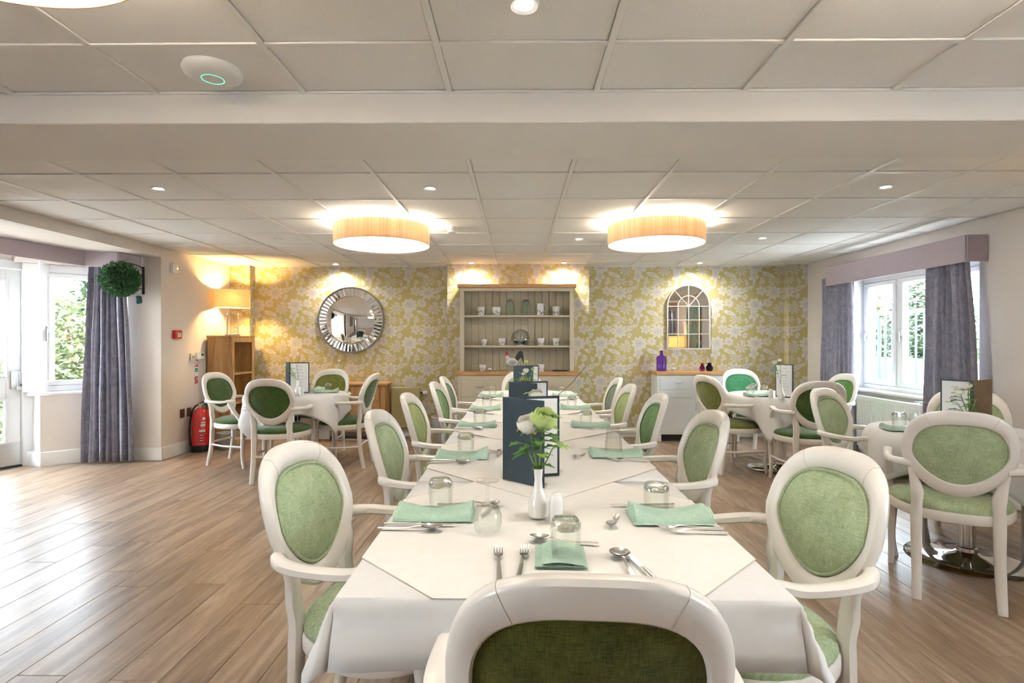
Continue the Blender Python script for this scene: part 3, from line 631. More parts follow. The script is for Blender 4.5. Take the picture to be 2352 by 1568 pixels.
for k in range(5):
    a,b=TY[k],TY[k+1]; o=obj('tablecloth',square_cloth((TX1-TX0)/2,(b-a)/2-.001,TZ,.135,(1,1,k==0,k==4),k),M_cloth,None,(TCX,(a+b)/2,0),ang=60)
    md=o.modifiers.new('t','SOLIDIFY'); md.thickness=.0016; md.offset=-1
    tag(o,f'white linen tablecloth on the long row, {ORD[k]}'+(', with draped front corners' if k==0 else ''),'tablecloth','white cloths of the long row')
    # cream square laid cornerwise, clipped to the table top
    hd=.735; c=Vector((TCX,(a+b)/2-.02)); lo,hi=TX0-.004,TX1+.004
    pts=[]
    y0=max(c.y-hd,TY[0]-.003); y1=min(c.y+hd,TY[5]+.003)
    for (sx,sy) in((-1,-1),(1,-1),(1,1),(-1,1)):
        ex=lo if sx<0 else hi; dxe=abs(ex-c.x); pe=(ex,c.y+sy*(hd-dxe))          # edge crossing
        ey=y0 if sy<0 else y1; dye=abs(ey-c.y); pf=(c.x+sx*(hd-dye),ey)
        pts+= [pe,pf] if sx*sy>0 else [pf,pe]
    P=[]
    for p in pts:
        if not P or (Vector(p)-Vector(P[-1])).length>.004: P.append(p)
    zz=TZ+.0012+.0011*k; s=MB().prism(P,zz-.0006,zz+.0006)
    o=tag(obj('overlay_cloth',s,M_over,smooth=False),f'cream linen square laid cornerwise on the long table, {ORD[k]}','overlay cloth','cream overlays of the long table')
    for i in range(len(P)):
        p,q_=Vector(P[i]),Vector(P[(i+1)%len(P)])
        if abs(p.x-q_.x)>.03 and abs(p.y-q_.y)>.03: obj('hem',MB().tube([(p.x,p.y,zz+.0006),((p.x+q_.x)/2,(p.y+q_.y)/2,zz+.0009),(q_.x,q_.y,zz+.0006)],.0011,4,1),M_hem,o)
# ---------------------------------------------------------------- small tables
def round_cloth(r,h,z,rot,seed,flare=.28):
    rd=random.Random(seed); p=[rd.uniform(0,6) for _ in range(4)]; n=96; V=[]
    rings=[0.001,.5*r,.9*r,r*.985]
    for q in rings: V.append([(q*math.cos(2*PI*j/n),q*math.sin(2*PI*j/n),z) for j in range(n)])
    for k in range(1,9):
        t=k/8; ring=[]
        for j in range(n):
            a=2*PI*j/n; c,s_=abs(math.cos(a-rot)),abs(math.sin(a-rot)); L=h/max(c,s_); d=(L-r)*t
            cor=max(0,(L-h)/(h*.41)); fold=math.sin(a*8+p[0])*(.034+.02*cor)*t+math.sin(a*13+p[1])*.010*t
            rr=r+.010*min(1,t*4)+fold+flare*.12*d+.05*cor*t
            ring.append((rr*math.cos(a),rr*math.sin(a),z-.004-d*(.97-.05*cor)))
        V.append(ring)
    s=MB(); s.add([v for ring in V for v in ring],[(i*n+j,i*n+(j+1)%n,(i+1)*n+(j+1)%n,(i+1)*n+j) for i in range(len(V)-1) for j in range(n)]); return s
def round_table(x,y,r,h,rot,lt,lc,seed):
    e=thing('pedestal_table',lt,'table',(x,y,0),0,'round pedestal tables')
    obj('table_top',MB().lathe([(0,.715),(r-.01,.715),(r-.004,.72),(r-.004,.738),(r-.01,.742),(0,.742)],48),M_oak,e)
    obj('column',MB().cyl((0,0,.02),.042,.69,24),M_chrome,e); obj('collar',MB().lathe([(.042,.05),(.052,.05),(.05,.075),(.042,.08)],24),M_chrome,e)
    obj('base',MB().lathe([(0,0),(.30,0),(.305,.006),(.295,.014),(.2,.022),(.07,.04),(.05,.055),(0,.055)],48),M_chrome,e)
    o=obj('tablecloth',round_cloth(r,h,TZ,rot,seed),M_cloth,None,(x,y,0),ang=70); md=o.modifiers.new('t','SOLIDIFY'); md.thickness=.0016
    tag(o,lc,'tablecloth','white cloths of the round tables')
TL,TFR,TNR=(-2.29,5.52),(2.66,5.46),(2.66,3.20)
round_table(*TL,.50,.66,.35,'round table left of the room between dark green armchairs','white cloth with wavy hem on the left round table',1)
round_table(*TFR,.50,.66,.2,'round chrome pedestal table before the pale grey sideboard','white cloth with scalloped folds on the far right round table',2)
round_table(*TNR,.50,.66,.72,'round chrome pedestal table at the right edge among sage armchairs','white cloth with a pointed corner on the near right table',3)
# ---------------------------------------------------------------- tableware
def fork_mb(L=.195,w=.0125):
    s=MB().sweep([(0,-L/2,.003),(0,-L*.1,.004),(0,L*.12,.009),(0,L*.22,.006)],[(.0065,.0014),(.0055,.0013),(.0032,.0013),(.0085,.001)],6,4)
    s.sweep([(0,L*.2,.0065),(0,L*.25,.0045),(0,L*.32,.0045)],[(.006,.001),(w*.9,.001),(w,.001)],6,3)
    for k in range(4):
        x=(k-1.5)*w*.55; s.sweep([(x,L*.31,.0045),(x,L*.42,.007),(x*.97,L*.5,.014)],[(.0018,.001),(.0017,.001),(.0009,.0007)],4,3)
    return s
def spoon_mb(L=.185,bw=.020,bl=.030):
    s=MB().sweep([(0,-L/2,.003),(0,-L*.1,.004),(0,L*.14,.011),(0,L/2-bl*1.85,.010)],[(.0065,.0014),(.0055,.0013),(.003,.0014),(.0038,.0014)],6,4)
    c=L/2-bl; s.grid(lambda u,v:(bw*v*math.cos(2*PI*u),c+bl*v*math.sin(2*PI*u),.0125-.0085*(1-v*v)),20,5,wrap=True)
    s.grid(lambda u,v:(bw*1.03*v*math.cos(2*PI*u),c+bl*1.03*v*math.sin(2*PI*u),.0118-.0095*(1-v*v)),20,5,wrap=True); return s
def knife_mb(L=.215):
    s=MB().sweep([(0,-L/2,.005),(0,-L*.2,.005),(0,0,.0045)],[(.0055,.0038),(.0065,.0042),(.0048,.004)],8,3)
    s.prism([(-.006,0),(.005,0),(.0055,L*.3),(.002,L*.43),(-.003,L*.48),(-.007,L*.44),(-.0085,L*.25)],.0035,.0048); return s
CUT={'fork':mesh('dinner_fork',fork_mb(),M_steel),'small_fork':mesh('dessert_fork',fork_mb(.17,.0115),M_steel),'spoon':mesh('dessert_spoon',spoon_mb(),M_steel),
     'soup':mesh('soup_spoon',spoon_mb(.18,.0255,.0265),M_steel),'tea':mesh('teaspoon',spoon_mb(.13,.015,.021),M_steel),'knife':mesh('table_knife',knife_mb(),M_steel),'butter':mesh('side_knife',knife_mb(.185),M_steel)}
CN={'fork':('dinner_fork','fork','steel dinner fork'),'small_fork':('dessert_fork','fork','small steel fork'),'spoon':('dessert_spoon','spoon','steel dessert spoon'),'soup':('soup_spoon','spoon','round steel soup spoon'),
    'tea':('teaspoon','spoon','steel teaspoon'),'knife':('table_knife','knife','steel table knife'),'butter':('side_knife','knife','short steel side knife')}
def cutlery(k,x,y,deg,where,z=TZ,grp='cutlery on the tables'):
    nm,cat,l=CN[k]; return tag(obj(nm,CUT[k],None,None,(x,y,z),R(deg)),f'{l} {where}',cat,grp)
def tumbler_mesh():   # thin wall plus thick solid foot (upturned, foot on top)
    s=MB().lathe([(.0345,.064),(.0350,.02),(.0335,0),(.0355,0),(.0385,.03),(.0395,.058),(.0385,.066)],32,sq=.035,m=0)
    return s.lathe([(0,.064),(.022,.0635),(.0345,.060),(.0385,.066),(.0375,.074),(.031,.0845),(.018,.0865),(0,.0845)],32,sq=.035,m=1)
TUM=mesh('tumbler',tumbler_mesh(),[M_glass,M_solid],True,60)
WG=mesh('wine_glass',MB().lathe([(.0345,0),(.0355,0),(.041,.025),(.040,.045),(.030,.068),(.010,.080),(.0045,.088),(.0038,.125),(.006,.136),(.033,.1395),(.034,.141),(.004,.1425),(0,.1425),(0,.0785),(.010,.0765),(.029,.0655),(.0388,.045),(.0398,.025)],32,closed=True),M_glass,True,60)
def fluted():
    n=48; pr=[(.040,0),(.042,0),(.036,.06),(.031,.10),(.029,.102),(0,.102),(0,.098),(.029,.098),(.034,.06)]; s=MB(); v=[]
    for j in range(n):
        t=2*PI*j/n; k=1+.03*(1 if j%4<2 else -1)
        v+=[(r*k*math.cos(t),r*k*math.sin(t),z) for r,z in pr]
    K=len(pr); return s.add(v,[(j*K+i,((j+1)%n)*K+i,((j+1)%n)*K+(i+1)%K,j*K+(i+1)%K) for j in range(n) for i in range(K)])
M_acr=glass('frosted_acrylic',(.97,.97,.96),1.35,.12)
def tumbler(x,y,z,label,deg=20): return tag(obj('tumbler',TUM,None,None,(x,y,z),R(deg)),label,'glass','upturned glasses on the tables')
def wine(x,y,label,z=TZ): return tag(obj('wine_glass',WG,None,None,(x,y,z)),label,'glass','upturned wine glasses')
def napkin_mb(L=.23,W=.125,seed=0,curl=1):
    rd=random.Random(seed); p=rd.uniform(0,6); s=MB()
    def prof(x,k):  # folded roll section: k 0..1 around, returns (y,z)
        u=x/L*2; lift=.022*max(0,abs(u)-.45)**1.3*curl*(1.3 if u>0 else .6); sag=.010*math.exp(-(u*1.6)**2); th=.025+lift-sag
        return th
    n=18
    def top(u,v):
        x=(u-.5)*L; th=prof(x,0); a=v*PI*1.0; y=-W/2*math.cos(a)*(1+.03*math.sin(5*x/L*6+p)); z=.002+th*(1-abs(math.cos(a))**4)**.5*(1-.25*math.exp(-((y+.012)/.02)**2)) 
        return (x,y,z+.002*math.sin(x*50+y*40+p)*(math.sin(a)))
    s.grid(top,n,16)
    s.grid(lambda u,v:((u-.5)*L,W*(.5-v),.001),n,3)
    for sgn in(0,1):   # closed ends showing the folds
        i=[top(sgn,k/16) for k in range(17)]; s.add(i+[(i[0][0],y,.001) for (_,y,_) in i],[(k,k+1,k+18,k+17) for k in range(16)])
    s.grid(lambda u,v:((u-.5)*L*1.02+.004,(.5-v)*(W+.018)+.004,.0022+.0006*math.sin(u*9)),n,3)
    h=MB()
    for e in(-.5,):
        q=[top(.035,k/16) for k in range(2,15)]; h.tube([(x,y,z+.0006) for x,y,z in q],.0016,4,1); q=[top(.006,k/16) for k in range(2,15)]; h.tube([(x,y,z) for x,y,z in q],.0018,4,1)
    return s,h
NM=[]
for i in range(3):
    a,b=napkin_mb(seed=i,curl=(1,1.5,.7)[i]); NM.append((mesh('napkin',a,M_nap,True,60),mesh('hem',b,M_naph)))
def napkin(x,y,deg,label,k=0,z=TZ+.006):
    o=tag(obj('napkin',NM[k%3][0],None,None,(x,y,z),R(deg)),label,'napkin','folded green napkins'); obj('hem',NM[k%3][1],None,o); return o
SIDE={-1:'left',1:'right'}; PL_=['place nearest camera','second place from camera','third place from camera','fourth place from camera','farthest place']
NY={-1:[1.645,2.48,3.38,4.22,5.20],1:[1.63,2.53,3.39,4.28,5.25]}
ZT=TZ+.007
for sd in(-1,1):
    for i,y in enumerate(NY[sd]):
        w=f'long table {SIDE[sd]} side, {PL_[i]}'; cx=-.255 if sd<0 else .46
        napkin(cx,y,0 if sd<0 else 180,f'folded green napkin, {w}',i+(sd>0))
        gx=-.245 if sd<0 else .44
        if sd>0 and i==1: tag(obj('fluted_glass',fluted(),M_acr,None,(.455,y+.02,ZT+.016),ang=20),'upturned fluted glass on a green napkin, right side of the long table','glass','upturned glasses on the tables')
        else: tumbler(gx,y+(.055 if sd<0 else .075),ZT+(.013 if sd<0 else 0),f'upturned clear tumbler, {w}',20+17*i)
        f=-90 if sd<0 else 90
        far=y+.105; near=y-.085
        if sd<0:
            cutlery('fork',cx+.09,far,f+2,f'beyond the napkin, {w}',ZT)
            cutlery('knife',cx-.025,near-.012,f+1,f'before the napkin, {w}',ZT); cutlery('spoon',cx-.05,near-.042,f-2,f'in front of the knife, {w}',ZT)
            if i<2: cutlery('tea',-.088,y-.0+.05,-8 if i else -20,f'beyond the napkin tip, {w}',ZT)
        else:
            cutlery('knife',cx-.06,far+.01,f,f'beyond the napkin, {w}',ZT)
            cutlery('fork',cx+.03,near-.012,f-2,f'before the napkin, {w}',ZT)
            if i<3: cutlery('small_fork',cx+.04,near-.045,f-3,f'in front of dinner fork, {w}',ZT)
            if i<2: cutlery('tea',.285,y-.04,160 if i==0 else 150,f'beside the napkin tip, {w}',ZT)
# near end place
w='at the near end of the long table'
a=MB(); a.grid(lambda u,v:((u-.5)*.125,(v-.5)*.13,.004+.003*math.sin(u*7)*v),8,6); a.grid(lambda u,v:((u-.5)*.125,(v-.5)*.13,.0),8,6); a.grid(lambda u,v:(-.045+.10*u,(v-.5)*.128,.009+.012*math.sin(PI*min(1,u*1.2))*(.4+.6*v)),10,6)
tag(obj('napkin',a,M_nap,None,(.105,1.325,ZT-.001),R(-2)),f'green napkin folded flat under a tumbler {w}','napkin','folded green napkins')
tumbler(.118,1.315,ZT+.016,f'large upturned tumbler on a green napkin {w}',5)
cutlery('fork',-.045,1.275,3,f'outermost left {w}',ZT); cutlery('small_fork',.010,1.285,-6,f'left of the napkin {w}',ZT); cutlery('soup',.258,1.27,4,f'right of the napkin {w}',ZT); cutlery('butter',.292,1.262,-9+20,f'outermost right {w}',ZT); cutlery('spoon',.120,1.425,80,f'laid across beyond the tumbler {w}',ZT)
wine(-.085,1.515,'upturned wine glass nearest the camera on the long table',ZT)
# ---------------------------------------------------------------- menus
def panel(root,name,a,b,z0,h,t,mat,page=None,txt=False,lines=0,cov=None):
    a=Vector((*a,0)); b=Vector((*b,0)); d=b-a; L=d.length; ang=math.atan2(d.y,d.x)
    M=Matrix.Translation((a.x,a.y,z0))@Matrix.Rotation(ang,4,'Z')
    p=obj(name,MB().box((0,-t/2,0),(L,t/2,h),.0015).tf(M),mat,root)
    if page:  # paper on side given by sign
        y=page*(t/2+.0006); obj('page',MB().box((.012,min(y,0) if page<0 else t/2,.012),(L-.010,0 if page<0 else y+.0004,h-.010)).tf(M),M_page,p)
        if lines:
            q=MB(); rd=random.Random(lines)
            for k in range(lines):
                wd=rd.uniform(.25,.5)*L; zz=h*.86-k*h*.72/lines; yy=page*(t/2+.0014); q.box((L*.5-wd/2,min(yy,page*t/2),zz),(L*.5+wd/2,max(yy,page*t/2),zz+.0028))
            obj('print',q.tf(M),M_ink,p)
    return p,M,L
def menu(spine,f1,f2,label,text=False,lines=0,pg=(None,-1),h=.318,mat=None,mat2=None):
    e=thing('menu_folder',label,'menu',(0,0,0),0,'standing menu folders'); z=TZ+.007
    p,M,L=panel(e,'front_cover',spine,f1,z,h,.004,mat or M_navy,pg[0],lines=lines if pg[0] else 0); panel(e,'back_cover',spine,f2,z,h,.004,mat2 or M_navy,pg[1],lines=lines)
    obj('spine',MB().tube([(spine[0],spine[1],z),(spine[0],spine[1],z+h)],.003,8,1),M_navy,e)
    if text:
        cu=bpy.data.curves.new('menu_text','FONT'); cu.body='Menu'; cu.size=.044; cu.shear=.35; cu.extrude=.0003; cu.offset=.0004; o=bpy.data.objects.new('gold_lettering',cu); C.objects.link(o); cu.materials.append(M_gold)
        me=bpy.data.meshes.new_from_object(o); bpy.data.objects.remove(o); o=bpy.data.objects.new('gold_lettering',me); C.objects.link(o)
        o.matrix_world=M@Matrix.Translation((.066,-.0026,h*.605))@Matrix.Rotation(R(90),4,'X'); o.parent=p
    return e
menu((-.055,2.075),(.097,1.945),(.166,2.13),'blue-black menu folder with gold Menu lettering standing nearest the camera',True,2)
menu((-.045,2.86),(.10,2.74),(.165,2.93),'blue menu folder standing behind the nearest one on the long table',True,2)
menu((-.035,4.74),(.135,4.63),(.19,4.85),'black menu folder standing farthest along the long table',True,2)
menu((-2.355,5.50),(-2.47,5.68),(-2.16,5.53),'menu folder open at a white page on the left round table',False,7)
menu((2.585,5.05),(2.72,5.35),(2.49,5.20),'menu folder with cream page on the far right round table',False,8,(None,1))
menu((2.51,2.98),(2.72,3.10),(2.45,3.13),'brown backed menu folder with white page on the near right table',False,7,(None,1),mat=plain('menu_brown',(.16,.10,.05),.5,var=.1))
# ---------------------------------------------------------------- vases and flowers
VASE=mesh('bud_vase',MB().lathe([(0,0),(.026,0),(.030,.004),(.0315,.02),(.030,.042),(.022,.066),(.0135,.088),(.0115,.112),(.0135,.138),(.0150,.146),(.0125,.146),(.0095,.115),(0,.10)],28),M_cer)
def leaf(s,p,d,l,w,droop=.3,lobes=3,m=0):
    d=Vector(d).normalized(); sd=d.cross(Vector((0,0,1))); sd=sd.normalized() if sd.length>.1 else Vector((1,0,0)); up=sd.cross(d)
    P=Vector(p); n=8; v=[];
    for i in range(n+1):
        t=i/n; c=P+d*(l*t)-Vector((0,0,droop*l*t*t)); ww=w*math.sin(PI*min(1,t*.92+.04))**.8*(1+.45*math.sin(lobes*2*PI*t))
        v+=[c-sd*ww+up*ww*.25,c,c+sd*ww+up*ww*.25]
    s.add(v,[(3*i+a,3*i+a+1,3*i+a+4,3*i+a+3) for i in range(n) for a in(0,1)],m)
def bloom(s,c,r,ax,rd,layers=4,m=0):
    ax=Vector(ax).normalized(); q=ax.to_track_quat('Z','Y').to_matrix().to_4x4()
    for L in range(layers):
        k=1-L*.2; np_=6 if L<2 else 5
        for j in range(np_):
            a=2*PI*(j+.5*L)/np_+rd.uniform(-.1,.1); i=len(s.v)
            def f(u,v): 
                th=(u-.5)*1.45; ph=.2+v*(1.75-.55*(2*u-1)**4*1.0+.1*L); rr=r*k*(1+.05*math.sin(6*u)-.10*v*v+.06*(1 if (j+L)%2 else 0))
                return (rr*math.sin(ph)*math.cos(th),rr*math.sin(ph)*math.sin(th),-rr*.92*math.cos(ph)+.10*r*L*.3)
            s.grid(f,5,5,m); s.tf(Matrix.Translation(c)@q@Matrix.Rotation(a,4,'Z'),i)
def flower_vase(x,y,stems,label,flabel,z=TZ+.007,vase=True,seed=1,grp='bud vases with flowers'):
    """stems: (tip dx,dy,dz, bloom radius, lime?, leaves)"""
    if vase: tag(obj('bud_vase',VASE,None,None,(x,y,z)),label,'vase','white bud vases')
    e=thing('flower_sprig',flabel,'flowers',(x,y,z+.10),0,grp); rd=random.Random(seed)
    for (dx,dy,dz,br,lime,nl) in stems:
        pts=[(0,0,0),(dx*.12,dy*.12,.045),(dx*.5,dy*.5,dz*.6),(dx,dy,dz)]; st=obj('stem',MB().tube(pts,[.0028,.0026,.0024,.002],6,4),M_stem if nl else M_twig,e)
        if br: b=MB(); bloom(b,(dx,dy,dz),br,(dx*1.5,dy*1.5-.05,.15),rd,4 if br>.02 else 2); obj('bloom',b,M_petalg if lime else M_petal,st,ang=70)
        for k in range(nl):
            t=.42+.55*k/max(1,nl-1) if nl>1 else .6; p=Vector((dx*t,dy*t,dz*t*1.02)); a=rd.uniform(0,6.3); l=MB(); leaf(l,p,(math.cos(a),math.sin(a)*.8,.35),rd.uniform(.045,.075),.017,.35); obj('leaf',l,M_leafl if rd.random()<.35 else M_leaf,st,ang=60)
    return e
def twig(e,pts): obj('twig',MB().tube(pts,[.0018]*len(pts),5,4),M_twig,e)
e=flower_vase(.063,1.635,[(.018,-.012,.205,.042,1,7),(-.032,.0,.188,.037,0,7),(.045,.03,.10,0,0,3),(-.04,.0,.12,0,0,3)],'white bud vase nearest the camera on the long table','white and lime ranunculus in the vase nearest the camera',seed=3)
for k,(a,l) in enumerate(((3.0,.075),(2.6,.06),(.15,.085),(-.1,.06),(2.9,.05),(.5,.06))):
    m=MB(); leaf(m,(0.01*math.cos(a),0,.095+.02*k*.8),(math.cos(a),-.25,.25),l,.022,.5); obj('leaf',m,M_leafl if k%3==2 else M_leaf,e,ang=60)
e=flower_vase(.085,2.50,[(.0,0,.19,.034,0,5),(.03,0,.16,.014,0,3)],'white bud vase behind the nearest menu on the long table','white ranunculus rising before the second menu',seed=5)
twig(e,[(0,0,0),(.10,.2,.14),(.20,.35,.21),(.30,.5,.30)])
e=flower_vase(.06,3.9,[(.0,0,.225,.022,0,5),(-.02,0,.20,.012,0,5),(.05,0,.235,.012,1,4),(.0,.02,.29,.016,1,0),(-.05,.01,.17,0,0,6),(.05,.0,.17,0,0,6)],'white bud vase beside the farthest menu on the long table','sprig of lime and white buds before the farthest menu',seed=7)
e=flower_vase(-2.20,5.34,[(-.13,-.02,.20,.018,0,6),(-.07,0,.16,0,0,5)],'white bud vase on the left round table','drooping green sprig on the left round table',seed=9); twig(e,[(0,0,0),(.0,.0,.1),(-.01,0,.2),(.02,0,.27)])
e=flower_vase(2.455,5.02,[(-.06,0,.24,.022,0,6),(-.01,0,.26,.018,0,4)],'white bud vase on the far right round table','green and white sprig on the far right round table',seed=11)
e=flower_vase(2.42,2.90,[(-.05,0,.17,.024,0,6),(.0,.0,.20,.018,0,5),(-.06,0,.10,0,0,4),(.04,0,.12,0,0,3)],'white bud vase on the near right table','white flower with toothed green leaves on the near right table',seed=13); twig(e,[(0,0,0),(.01,0,.15),(-.01,0,.30),(-.015,0,.34)])
M_shk=plain('shaker_white',(.85,.83,.80),.2,var=.01,coat=.3)
SH=mesh('salt_shaker',MB().lathe([(0,0),(.018,0),(.019,.003),(.021,.05),(.0205,.07),(.016,.082),(.006,.086),(0,.086)],20),M_shk)
for x,y,l in((.114,1.585,'white salt shaker beside the nearest bud vase'),(-2.14,5.28,'white salt shaker beside the left round table vase'),(2.38,5.06,'white salt shaker beside the far right table vase'),(-.03,5.0,'white pepper pot at the far end of the long table')):
    tag(obj('salt_shaker',SH,None,None,(x,y,ZT)),l,'shaker','white shakers')
# small table places
w='on the left round table'
napkin(-2.02,5.64,5,f'green napkin at the right {w}',1); tumbler(-2.03,5.72,ZT,f'upturned tumbler {w}'); wine(-2.23,5.76,f'upturned wine glass {w}',ZT); napkin(-2.24,5.86,70,f'green napkin standing at the back {w}',2); napkin(-2.45,5.28,0,f'green napkin at the left front {w}',0)
cutlery('spoon',-2.17,5.24,40,f'at the front {w}',ZT); cutlery('knife',-2.30,5.22,-60,f'at the front {w}',ZT); cutlery('fork',-2.07,5.52,-90,f'before the right napkin {w}',ZT); cutlery('tea',-2.13,5.58,60,f'beside the right napkin {w}',ZT)
w='on the far right round table'
napkin(2.36,5.30,0,f'green napkin at the left {w}',0); tumbler(2.33,5.40,ZT,f'upturned tumbler beside the left napkin {w}'); wine(2.62,5.72,f'upturned wine glass at the back {w}',ZT); tumbler(2.52,5.75,ZT,f'upturned tumbler at the back {w}'); napkin(2.92,5.30,20,f'green napkin at the right {w}',1); wine(2.96,5.6,f'upturned wine glass beside the menu {w}',ZT)
tumbler(2.42,5.58,ZT,f'second upturned tumbler behind the left napkin {w}'); cutlery('fork',2.36,5.20,-80,f'before the left napkin {w}',ZT); cutlery('spoon',2.78,5.17,120,f'at the front {w}',ZT); cutlery('knife',2.85,5.15,60,f'at the front right {w}',ZT)
w='on the near right table'
napkin(2.345,3.27,-5,f'green napkin at the left {w}',1); tumbler(2.355,3.33,ZT+.012,f'upturned tumbler on the napkin {w}'); wine(2.63,3.52,f'upturned wine glass before the radiator {w}',ZT); wine(2.54,3.44,f'upturned wine glass nearer the camera {w}',ZT)
cutlery('knife',2.36,3.14,-86,f'before the napkin {w}',ZT); cutlery('spoon',2.50,3.06,-100,f'beside the napkin {w}',ZT); cutlery('fork',2.45,3.38,-90,f'beyond the napkin {w}',ZT)
tumbler(-.03,5.62,ZT,'upturned tumbler at the far end of the long table')
# ---------------------------------------------------------------- dresser
YH,YB,YW=6.80,6.66,7.085
dr=thing('dresser','taupe painted kitchen dresser with oak tops on the chimney breast','dresser',(0,0,0))
obj('cornice',MB().box((-.765,YH-.03,1.975),(.745,YW,2.018),.006),M_oaktop,dr)
s=MB().box((-.735,YH,1.93),(.715,YH+.022,1.975),.003); s.box((-.735,YH,.91),(-.68,YH+.022,1.93),.003); s.box((.66,YH,.91),(.715,YH+.022,1.93),.003); obj('face_frame',s,M_dress,dr)
for a in(-.73,.69): obj('side_panel',MB().box((a,YH+.022,.91),(a+.02,YW,1.975),.002),M_dress,dr)
nb=15; w=1.40/nb
for k in range(nb): obj('back_board',MB().box((-.705+k*w+.001,YW-.022,.91),(-.705+(k+1)*w-.001,YW-.008,1.96),.004),M_dress,dr)
for z in(1.60,1.215): obj('shelf',MB().box((-.71,YH+.01,z),(.69,YW-.02,z+.024),.003),M_dress,dr)
obj('worktop',MB().box((-.775,YB-.02,.868),(.765,YW,.91),.006),M_oaktop,dr)
obj('base_cabinet',MB().box((-.74,YB,.08),(.73,YW,.868),.004),M_dress,dr); obj('plinth',MB().box((-.72,YB+.04,0),(.71,YW,.08)),M_dress,dr)
def pull(p,x,y,z,w=.075,mat=M_brush):
    obj('handle',MB().sweep([(x-w/2,y,z),(x-w*.3,y-.018,z-.006),(x,y-.024,z-.009),(x+w*.3,y-.018,z-.006),(x+w/2,y,z)],[(.004,.003),(.006,.004),(.009,.005),(.006,.004),(.004,.003)],8,3),mat,p)
for a,b in((-.70,-.245),(-.225,.215),(.235,.69)):
    for z0,z1,nm in((.60,.83,'drawer'),(.35,.58,'drawer'),(.11,.33,'drawer')):
        d=obj(nm,MB().box((a,YB-.008,z0),(b,YB+.004,z1),.003),M_dress,dr); pull(d,(a+b)/2,YB-.008,(z0+z1)/2+.02,.10)
def patterned(c,r0,r1,h,name,label,cat,grp,seed,n=9,handle=False):
    s=MB().lathe([(0,0),(r0*.95,0),(r0,.004),((r0+r1)/2*.99,h*.5),(r1,h-.003),(r1*.97,h),(r1*.9,h-.004),(r0*.85,.01),(0,.01)],24)
    if handle: s.sweep([(r1*.92,0,h*.86),(r1+.028,0,h*.82),(r1+.032,0,h*.55),(r0*.98,0,h*.28)],.0045,8,4)
    o=tag(obj(name,s,M_cer,None,c),label,cat,grp); rd=random.Random(seed); q=MB()
    for k in range(n):
        a=-PI/2+(k-(n-1)/2)*2*PI/n*.62+rd.uniform(-.08,.08); z=h*rd.uniform(.16,.5); hh=h*rd.uniform(.2,.3); t=math.radians(rd.uniform(-10,25))
        rr=r0+(r1-r0)*(z/h)+.0012; p=[]
        for (u,v) in((0,-.5),(.5,-.1),(.42,.25),(0,.5),(-.35,.2),(-.4,-.2)):
            du=(u*.30*math.cos(t)-v*math.sin(t)*.5)*hh; dz=(v*math.cos(t)+u*.1)*hh; aa=a+du/rr; r2=rr+(r1-r0)*(dz/h)+.0004; p.append((r2*math.cos(aa),r2*math.sin(aa),z+dz))
        q.add(p,[tuple(range(6))])
    obj('painted_petal',q,M_blotch,o,smooth=False); return o
SH1,SH2,SH0=1.624,1.239,.91; YS=6.93; G='white pots with dark petal marks on the dresser'
for k,(x,z,r,h,l) in enumerate(((-.475,SH1,.055,.112,'large white petal-patterned pot at the left end of the dresser top shelf'),(-.275,SH1,.058,.112,'large white petal-patterned pot beside the glass jars on the top shelf'),(.50,SH1,.058,.118,'large white petal-patterned pot at the right end of the dresser top shelf'),
    (-.435,SH2,.042,.080,'small white petal-patterned pot at the left end of the middle shelf'),(-.205,SH2,.050,.092,'white petal-patterned pot just left of the cake dome'),(.30,SH2,.050,.094,'white petal-patterned pot just right of the cake dome'),(.50,SH2,.050,.094,'white petal-patterned pot at the right end of the middle shelf'),
    (-.45,SH0,.044,.082,'white petal-patterned pot on the dresser worktop at left'),(.30,SH0,.048,.088,'white petal-patterned pot on the worktop behind the menus'))):
    patterned((x,YS if z!=SH0 else 6.86,z),r*.82,r,h,'patterned_pot',l,'pot',G,k)
patterned((.295,YS,SH1),.050,.044,.155,'milk_jug','white petal-patterned jug with handle on the dresser top shelf','jug',None,31,8,True)
M_jar=glass('green_glass',(.95,.99,.97),1.45,0,.95)
for x,l in((-.10,'left glass storage jar with pewter lid on the dresser top shelf'),(.108,'right glass storage jar with pewter lid on the dresser top shelf')):
    e=thing('storage_jar',l,'jar',(x,YS,SH1),0,'glass storage jars')
    obj('jar_body',MB().lathe([(0,0),(.058,0),(.064,.006),(.066,.10),(.062,.135),(.046,.155),(.042,.168),(.045,.172),(.041,.172),(.039,.155),(.056,.132),(.060,.10),(.058,.012),(0,.010)],28,sq=.05,closed=False),M_jar,e,ang=60)
    obj('lid',MB().lathe([(.048,.168),(.052,.172),(.050,.182),(.036,.198),(.014,.206),(.008,.212),(.010,.222),(.004,.232),(0,.234)],24),M_brush,e)
e=thing('cake_stand','glass domed cake stand on pewter foot on the middle shelf','cake stand',(.035,6.93,SH2))
obj('foot',MB().lathe([(0,0),(.062,0),(.06,.008),(.03,.03),(.022,.048),(.05,.058),(0,.058)],24),M_brush,e); obj('plate',MB().lathe([(0,.058),(.13,.060),(.145,.066),(.143,.070),(.12,.066),(0,.064)],36),M_brush,e)
obj('glass_dome',MB().lathe([(.120,.070),(.119,.10),(.108,.145),(.082,.182),(.045,.204),(.012,.212),(.010,.222),(.018,.234),(.018,.246),(.010,.256),(0,.258)],36),pane('dome_glass',(.93,.95,.93),.5),e,ang=60)
